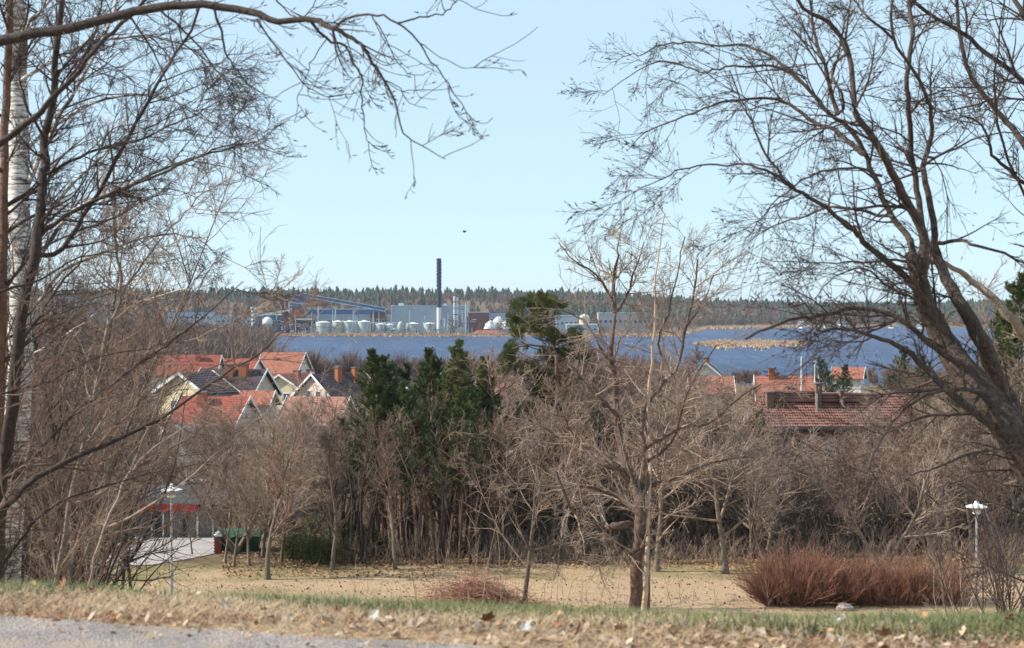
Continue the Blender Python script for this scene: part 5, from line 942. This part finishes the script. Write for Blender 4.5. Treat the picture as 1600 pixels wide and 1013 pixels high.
for px, Y, s, k, lab in ((352, 66.5, .5, 3, 'small bare tree beside the brick post'), (300, 69.5, .35, 0, 'small bare tree growing at the yard edge'), (440, 67, .6, 3, 'low bare tree between the lone lawn tree and the blue car'), (480, 69, .62, 1, 'thin bare tree left of the slim grey trunk'), (325, 80, .62, 3, 'bare tree at the right end of the low building')):
    place(PR[k], 'bare_tree', lab, ground_at(px, Y, -.05), px, (s*1.2, s*1.2, s))
# drooping branch at the right lower corner
kl = [trace([(1760,900),(1700,880),(1650,830),(1590,800),(1520,780),(1460,790)], 15, 14, 8, 1), trace([(1760,1000),(1700,960),(1640,925),(1590,905),(1540,885),(1500,890)], 15, 14, 6, 1), trace([(1760,760),(1690,740),(1600,760),(1530,745),(1480,760)], 15, 14.5, 6, 1)]
finish('low_right_branch', 'thin bare tree beyond the right edge with low horizontal twigs', kl, M_barkd, M_twigd, .003, 98, l1=(3.5, .1), l2=4, l3=2.5, maxL=.9, trop=(-.2,0,-.05))
# thin upright shoots and dry stalks standing on the slope
def stalks(name, rows, label, m, grp=None):
    for (px, py0, Y, h) in rows:
        g_ = ground_at(px, Y, -.03); r = np.random.RandomState(int(px)); A, a_ = grow(np.zeros((1,3)), np.array([[r.normal(0,.08), 0, 1.]]), np.array([h]), np.array([.010]), 7, .05, R1=.004, rng=r); p, d, L, qq = children(A, a_, 4, .4, 1, (20,40), .25, .3, .3, .7, .004, rng=r); B, b1 = grow(p, d, L.clip(.08), qq, 3, .08, R1=.003, rng=r)
        t = thing(name, label, 'shoot', g_, group=grp); link('stem', tube_mesh('stem', [(A, a_, 4)]), m, t); link('twigs', tube_mesh('twigs', [(B, b1, 3)]), m, t, kind='stuff')
rr_ = np.random.RandomState(17)
stalks('upright_shoot', [(x, 0, 38+rr_.uniform(0, 8), rr_.uniform(2.2, 4.6)) for x in (655,668,680,690,700,712,722,735,750,768,786)], 'thin straight shoot rising from around the brush pile', M_twig, 'upright shoots by the brush pile')
stalks('dry_stalk', [(x, 0, 40+rr_.uniform(0, 8), rr_.uniform(1.4, 2.8)) for x in (550,563,615,856,872,885,905,918,925,935,960,1040,1055,1068,1080,1120,1200,1480)], 'thin dry stalk standing in the grass of the slope', M_twig, 'dry stalks on the slope')
# brush pile
bp_ = thing('brush_pile', 'mound of dry bramble and twigs on the lawn left of the dark-trunked tree', 'brush pile', ground_at(735, 56.3)); N = 2200; r = np.random.RandomState(8)
P0 = np.stack([r.normal(0, 1, N)*1.15, r.normal(0, .5, N), np.zeros(N)], 1); P0[:,2] = 1.0*np.exp(-(P0[:,0]/1.25)**2)*r.uniform(.1, 1, N)+.02; P0[:,0] += .15
D = np.stack([r.normal(0, 1, N), r.normal(0, 1, N), r.uniform(.0, .8, N)], 1); A, a_ = grow(P0, D, r.uniform(.5, 1.5, N), np.full(N, .011), 6, .15, (0,0,-.9), R1=.006, rng=r); link('twigs', tube_mesh('twigs', [(A, a_, 3)]), mat('bramble', (.40,.22,.15), (.24,.12,.09), 2, .85), bp_)
m_ = MB(); k = 16; m_.add([(1.9*q_[0]*math.cos(6.283*i/k), .8*q_[0]*math.sin(6.283*i/k), q_[1]) for q_ in ((1,-.1),(.7,.3),(.3,.5)) for i in range(k)], [(j*k+i, j*k+(i+1)%k, (j+1)*k+(i+1)%k, (j+1)*k+i) for j in range(2) for i in range(k)]+[tuple(range(2*k, 3*k))]); m_.build('core', mat('dry_heap', (.30,.2,.13), (.2,.13,.09), 4, .95, .5), bp_)
# ---------------------------------------------------------------- verge grass
M_straw = mat('straw_grass', (.50,.37,.235), (.30,.20,.12), 5, .8, c3=(.64,.52,.38)); M_green = mat('green_grass', (.17,.18,.065), (.07,.095,.035), 3, .7); M_rust = mat('rusty_litter', (.26,.12,.06), (.15,.07,.04), 4, .9)
def grass(name, N, m, label, fn, L, W, flat, seed):
    r = np.random.RandomState(seed); X, Y = fn(r, N); N = len(X); P = np.stack([X, Y, gz(X, Y)-.004], 1); a = r.uniform(0, 6.28, N); D = np.stack([np.cos(a)*flat, np.sin(a)*flat, np.ones(N)], 1)*1.0; D = norm(D + r.normal(0, .25, (N,3))); D[:,2] = np.abs(D[:,2])
    ln = (L*r.uniform(.5, 1.4, N))[:,None]; s = norm(np.cross(D, [0,0,1.]) + 1e-5)*(W*r.uniform(.6, 1.3, N)/2)[:,None]; mid = P + D*ln*.55; end = mid + (D*np.array([1.5,1.5,.35]))*ln*.5
    V = np.stack([P-s, P+s, mid-s*.7, mid+s*.7, end], 1).reshape(-1, 3); b0 = np.arange(N)*5
    tag(link(name, mesh_from(name, V, [np.stack([b0, b0+1, b0+3, b0+2], 1), np.stack([b0+2, b0+3, b0+4], 1)]), m), label, 'grass', kind='stuff')
def verge(r, N, y0=0, y1=4.0, gfun=None):
    X = r.uniform(-4.6, 4.6, N); e = road_edge(X); Y = e + y0 + (y1-y0)*r.uniform(0, 1, N)
    if gfun: k = gfun(X, Y, Y-e, r); X, Y = X[k], Y[k]
    return X, Y
dens = lambda X, Y, d, r: r.uniform(0, 1, len(X)) < np.clip(.12 + d*.9, 0, 1)
grass('dry_verge_grass', 80000, M_straw, 'flattened straw-coloured grass along the road verge', lambda r, N: verge(r, N, -.08, 4.2, dens), .105, .0045, 1.6, 1)
grass('dry_verge_grass', 26000, M_rust, 'rusty brown dead grass and litter at the asphalt edge', lambda r, N: verge(r, N, -.12, 1.6, lambda X, Y, d, r: (vnoise(X*2.6, Y*3, 33) + r.normal(0, .25, len(X)) > .05)), .06, .006, 2.2, 2)
grass('green_verge_grass', 105000, M_green, 'tufts of green grass along the crest of the verge', lambda r, N: verge(r, N, .9, 4.4, lambda X, Y, d, r: (vnoise(X*1.1, Y*2.1, 31)*1.3 + vnoise(X*3.7, Y*4, 37)*.5 + (d-2.0)*.22 + r.normal(0, .3, len(X)) > -.06)), .13, .0048, .7, 3)
def slope(r, N): Y = r.uniform(11, 56, N)**1.0; X = r.uniform(-.36, .36, N)*Y; return X, Y
grass('slope_grass', 30000, M_straw, 'dry grass covering the slope below the verge', slope, .22, .012, .8, 4)
def lawnpts(r, N): Y = r.uniform(55, 66, N); X = r.uniform(-.26, .36, N)*Y; k = vnoise(X*.5, Y*1.2, 41) + r.normal(0, .4, N) > -.2; return X[k], Y[k]
grass('lawn_grass', 26000, M_straw, 'short bleached grass of the park lawn', lawnpts, .07, .02, .8, 5)
grass('lawn_grass', 14000, mat('olive_grass', (.20,.22,.07), (.12,.14,.05), 2, .8), 'olive green grass at the left and far edges of the lawn', lambda r, N: (lambda X, Y: (X[(X < -6)|(Y > 62.5)], Y[(X < -6)|(Y > 62.5)]))(*lawnpts(r, N*2)), .06, .02, .8, 6)
# fallen leaves
def leaf_mesh(name, seed, lob=5):
    r = np.random.RandomState(seed); k = lob*2+2; A = np.linspace(-2.7, 2.7, k); rad = np.where(np.arange(k) % 2 == 0, .62, .42)*r.uniform(.85, 1.15, k); rad = rad*(1+.25*np.cos(A))
    cup = r.uniform(.1, .5); V = [(0,0,0)]+[(rad[i]*math.cos(A[i]), rad[i]*math.sin(A[i]), cup*rad[i]**2+r.uniform(-.05,.09)) for i in range(k)]+[(-.7,.02,.12)]
    return mesh_from(name, V, [np.array([[0, i, i+1] for i in range(1, k)]+[[0, k, k+1], [0, k+1, 1]][:0] + [[0, k+1, 1]])])
M_leaf = [mat('brown_leaf', (.24,.10,.05), (.13,.06,.035), 9, .7, obj_rand=.3), mat('pale_leaf', (.60,.48,.36), (.45,.34,.24), 9, .7, obj_rand=.2), mat('tan_leaf', (.42,.25,.13), (.30,.16,.08), 9, .7, obj_rand=.3), mat('silvery_leaf', (.55,.52,.49), (.42,.39,.37), 9, .6)]
LM = []
for q in range(8):
    me = leaf_mesh('fallen_leaf', q); me.materials.append(M_leaf[[0,1,2,2,0,1,3,0][q]]); LM.append(me)
kindname = ['dark brown','pale buff','tan','tan','dark brown','pale buff','silvery grey','dark brown']
rl_ = np.random.RandomState(12)
def leaf_obj(k, loc, s, rot, label, grp=None):
    o = bpy.data.objects.new('fallen_leaf', LM[k]); COL.objects.link(o); o.location = loc; o.scale = (s, s, s); o.rotation_euler = rot; return tag(o, label, 'leaf', grp)
leafscale = .62
spec = [(430,935,4,.085,'dark brown leaf standing upright on the verge crest at left of centre'),(97,918,0,.11,'dark curled leaf at the foot of the left thicket'),(585,965,6,.07,'silvery leaf lying on the verge below the grass tuft'),(765,972,0,.11,'large dark red-brown leaf near the middle of the verge'),(350,948,1,.10,'large pale curled leaf on the verge at left'),
        (968,985,2,.07,'orange-tan leaf on the verge right of centre'),(1505,990,1,.09,'pale orange leaf standing near the right end of the verge'),(820,985,6,.08,'silvery leaf among pale litter at centre'),(1385,1000,4,.10,'dark leaf lying low at right of centre'),(905,995,0,.09,'brown leaf lying flat right of the silvery one'),(1180,970,7,.08,'dark brown leaf on the grassy crest below the bushes'),(1305,975,6,.08,'grey leaf standing in grass below the pale rock')]
for px, py, k, s, lab in spec:
    Y = 9.3 if py < 960 else 8.4; 
    for _i in range(12): 
        X = (px-800)/FPX*Y; z = float(gz(X, Y))+.06; Y = Y*.5 + .5*(-z*FPX/(py-HOR)); Y = min(max(Y, 6.9), 10.2)
    leaf_obj(k, ((px-800)/FPX*Y, Y, z+.01), s*.6, (rl_.uniform(.5, 1.3), rl_.uniform(-.4, .4), rl_.uniform(0, 6.3)), lab)
for q in range(150):
    X = rl_.uniform(-3.4, 3.9); Y = float(road_edge(np.array(X))) + rl_.uniform(-.2, 3.0); Y = max(Y, 6.6); k = rl_.choice([0,2,3,4,7,0,1,2,5,6])
    leaf_obj(k, (X, Y, float(gz(X, Y))+rl_.uniform(.02, .08)), rl_.uniform(.018, .045), (rl_.normal(0, .6), rl_.normal(0, .6), rl_.uniform(0, 6.3)), kindname[k]+' fallen leaf lying loose in the verge grass', kindname[k]+' leaves on the verge')
def litter(name, N, fn, s, m, label, seed):
    r = np.random.RandomState(seed); X, Y = fn(r, N); N = len(X); Z = gz(X, Y)+.015; a = r.uniform(0, 6.28, N); L = s*r.uniform(.5, 1.3, N); u = np.stack([np.cos(a), np.sin(a), r.normal(0, .5, N)], 1)*L[:,None]; v = np.stack([-np.sin(a), np.cos(a), r.normal(0, .5, N)], 1)*L[:,None]*.6; P = np.stack([X, Y, Z+L*.3], 1)
    V = np.stack([P-u, P-v, P+u, P+v], 1).reshape(-1, 3); tag(link(name, mesh_from(name, V, np.arange(4*N).reshape(-1, 4)), m), label, 'leaves', kind='stuff')
litter('leaf_litter', 3500, lambda r, N: verge(r, N, -.3, 3.6), .016, M_leaf[2], 'small tan leaf scraps scattered over the verge', 1); litter('leaf_litter', 1800, lambda r, N: verge(r, N, -.2, 3.6), .018, M_leaf[1], 'small pale leaf scraps scattered over the verge', 2)
litter('leaf_litter', 5200, lambda r, N: verge(r, N, -.2, 3.0, lambda X, Y, d, r: (X > -.6+r.normal(0,.6,len(X))) & (vnoise(X*2.2, Y*2.8, 51) > -.15)), .026, mat('mixed_litter', (.62,.5,.40), (.20,.10,.06), 6, .8), 'thick layer of pale and brown leaf scraps on the right half of the verge', 7)
litter('leaf_litter', 3200, lawnpts, .055, M_leaf[0], 'dark leaves scattered across the lawn', 3)
litter('leaf_litter', 2600, lambda r, N: (lambda Y, u: ((-.19+.14*u)*Y, Y))(r.uniform(63, 72, N), r.uniform(0, 1, N)), .07, M_leaf[2], 'thick brown leaf litter under the lawn trees at left', 4)
litter('leaf_litter', 5000, lambda r, N: (lambda Y: (r.uniform(-.15, .36, N)*Y, Y))(r.uniform(65, 70, N)), .07, M_leaf[2], 'brown leaf litter along the edge of the tree belt', 5)
litter('road_grit', 2500, lambda r, N: verge(r, N, -1.0, 0.05), .006, mat('grit', (.5,.45,.4)), 'pale grit along the edge of the asphalt', 6)
# ---------------------------------------------------------------- haze
mh = bpy.data.materials.new('haze_air'); mh.use_nodes = True; n = mh.node_tree.nodes; l = mh.node_tree.links; n.remove(n['Principled BSDF']); pv = n.new('ShaderNodeVolumePrincipled'); pv.inputs['Density'].default_value = .00007; pv.inputs['Color'].default_value = (.72,.82,1,1); pv.inputs['Anisotropy'].default_value = .2
l.new(pv.outputs[0], n['Material Output'].inputs['Volume'])
hz = MB().box(-4500, 4500, -90, 9100, -27, 60).build('haze', mh); hz['kind'] = 'stuff'; hz['label'] = 'thin bluish air haze over the lake and hills'; hz['category'] = 'haze'
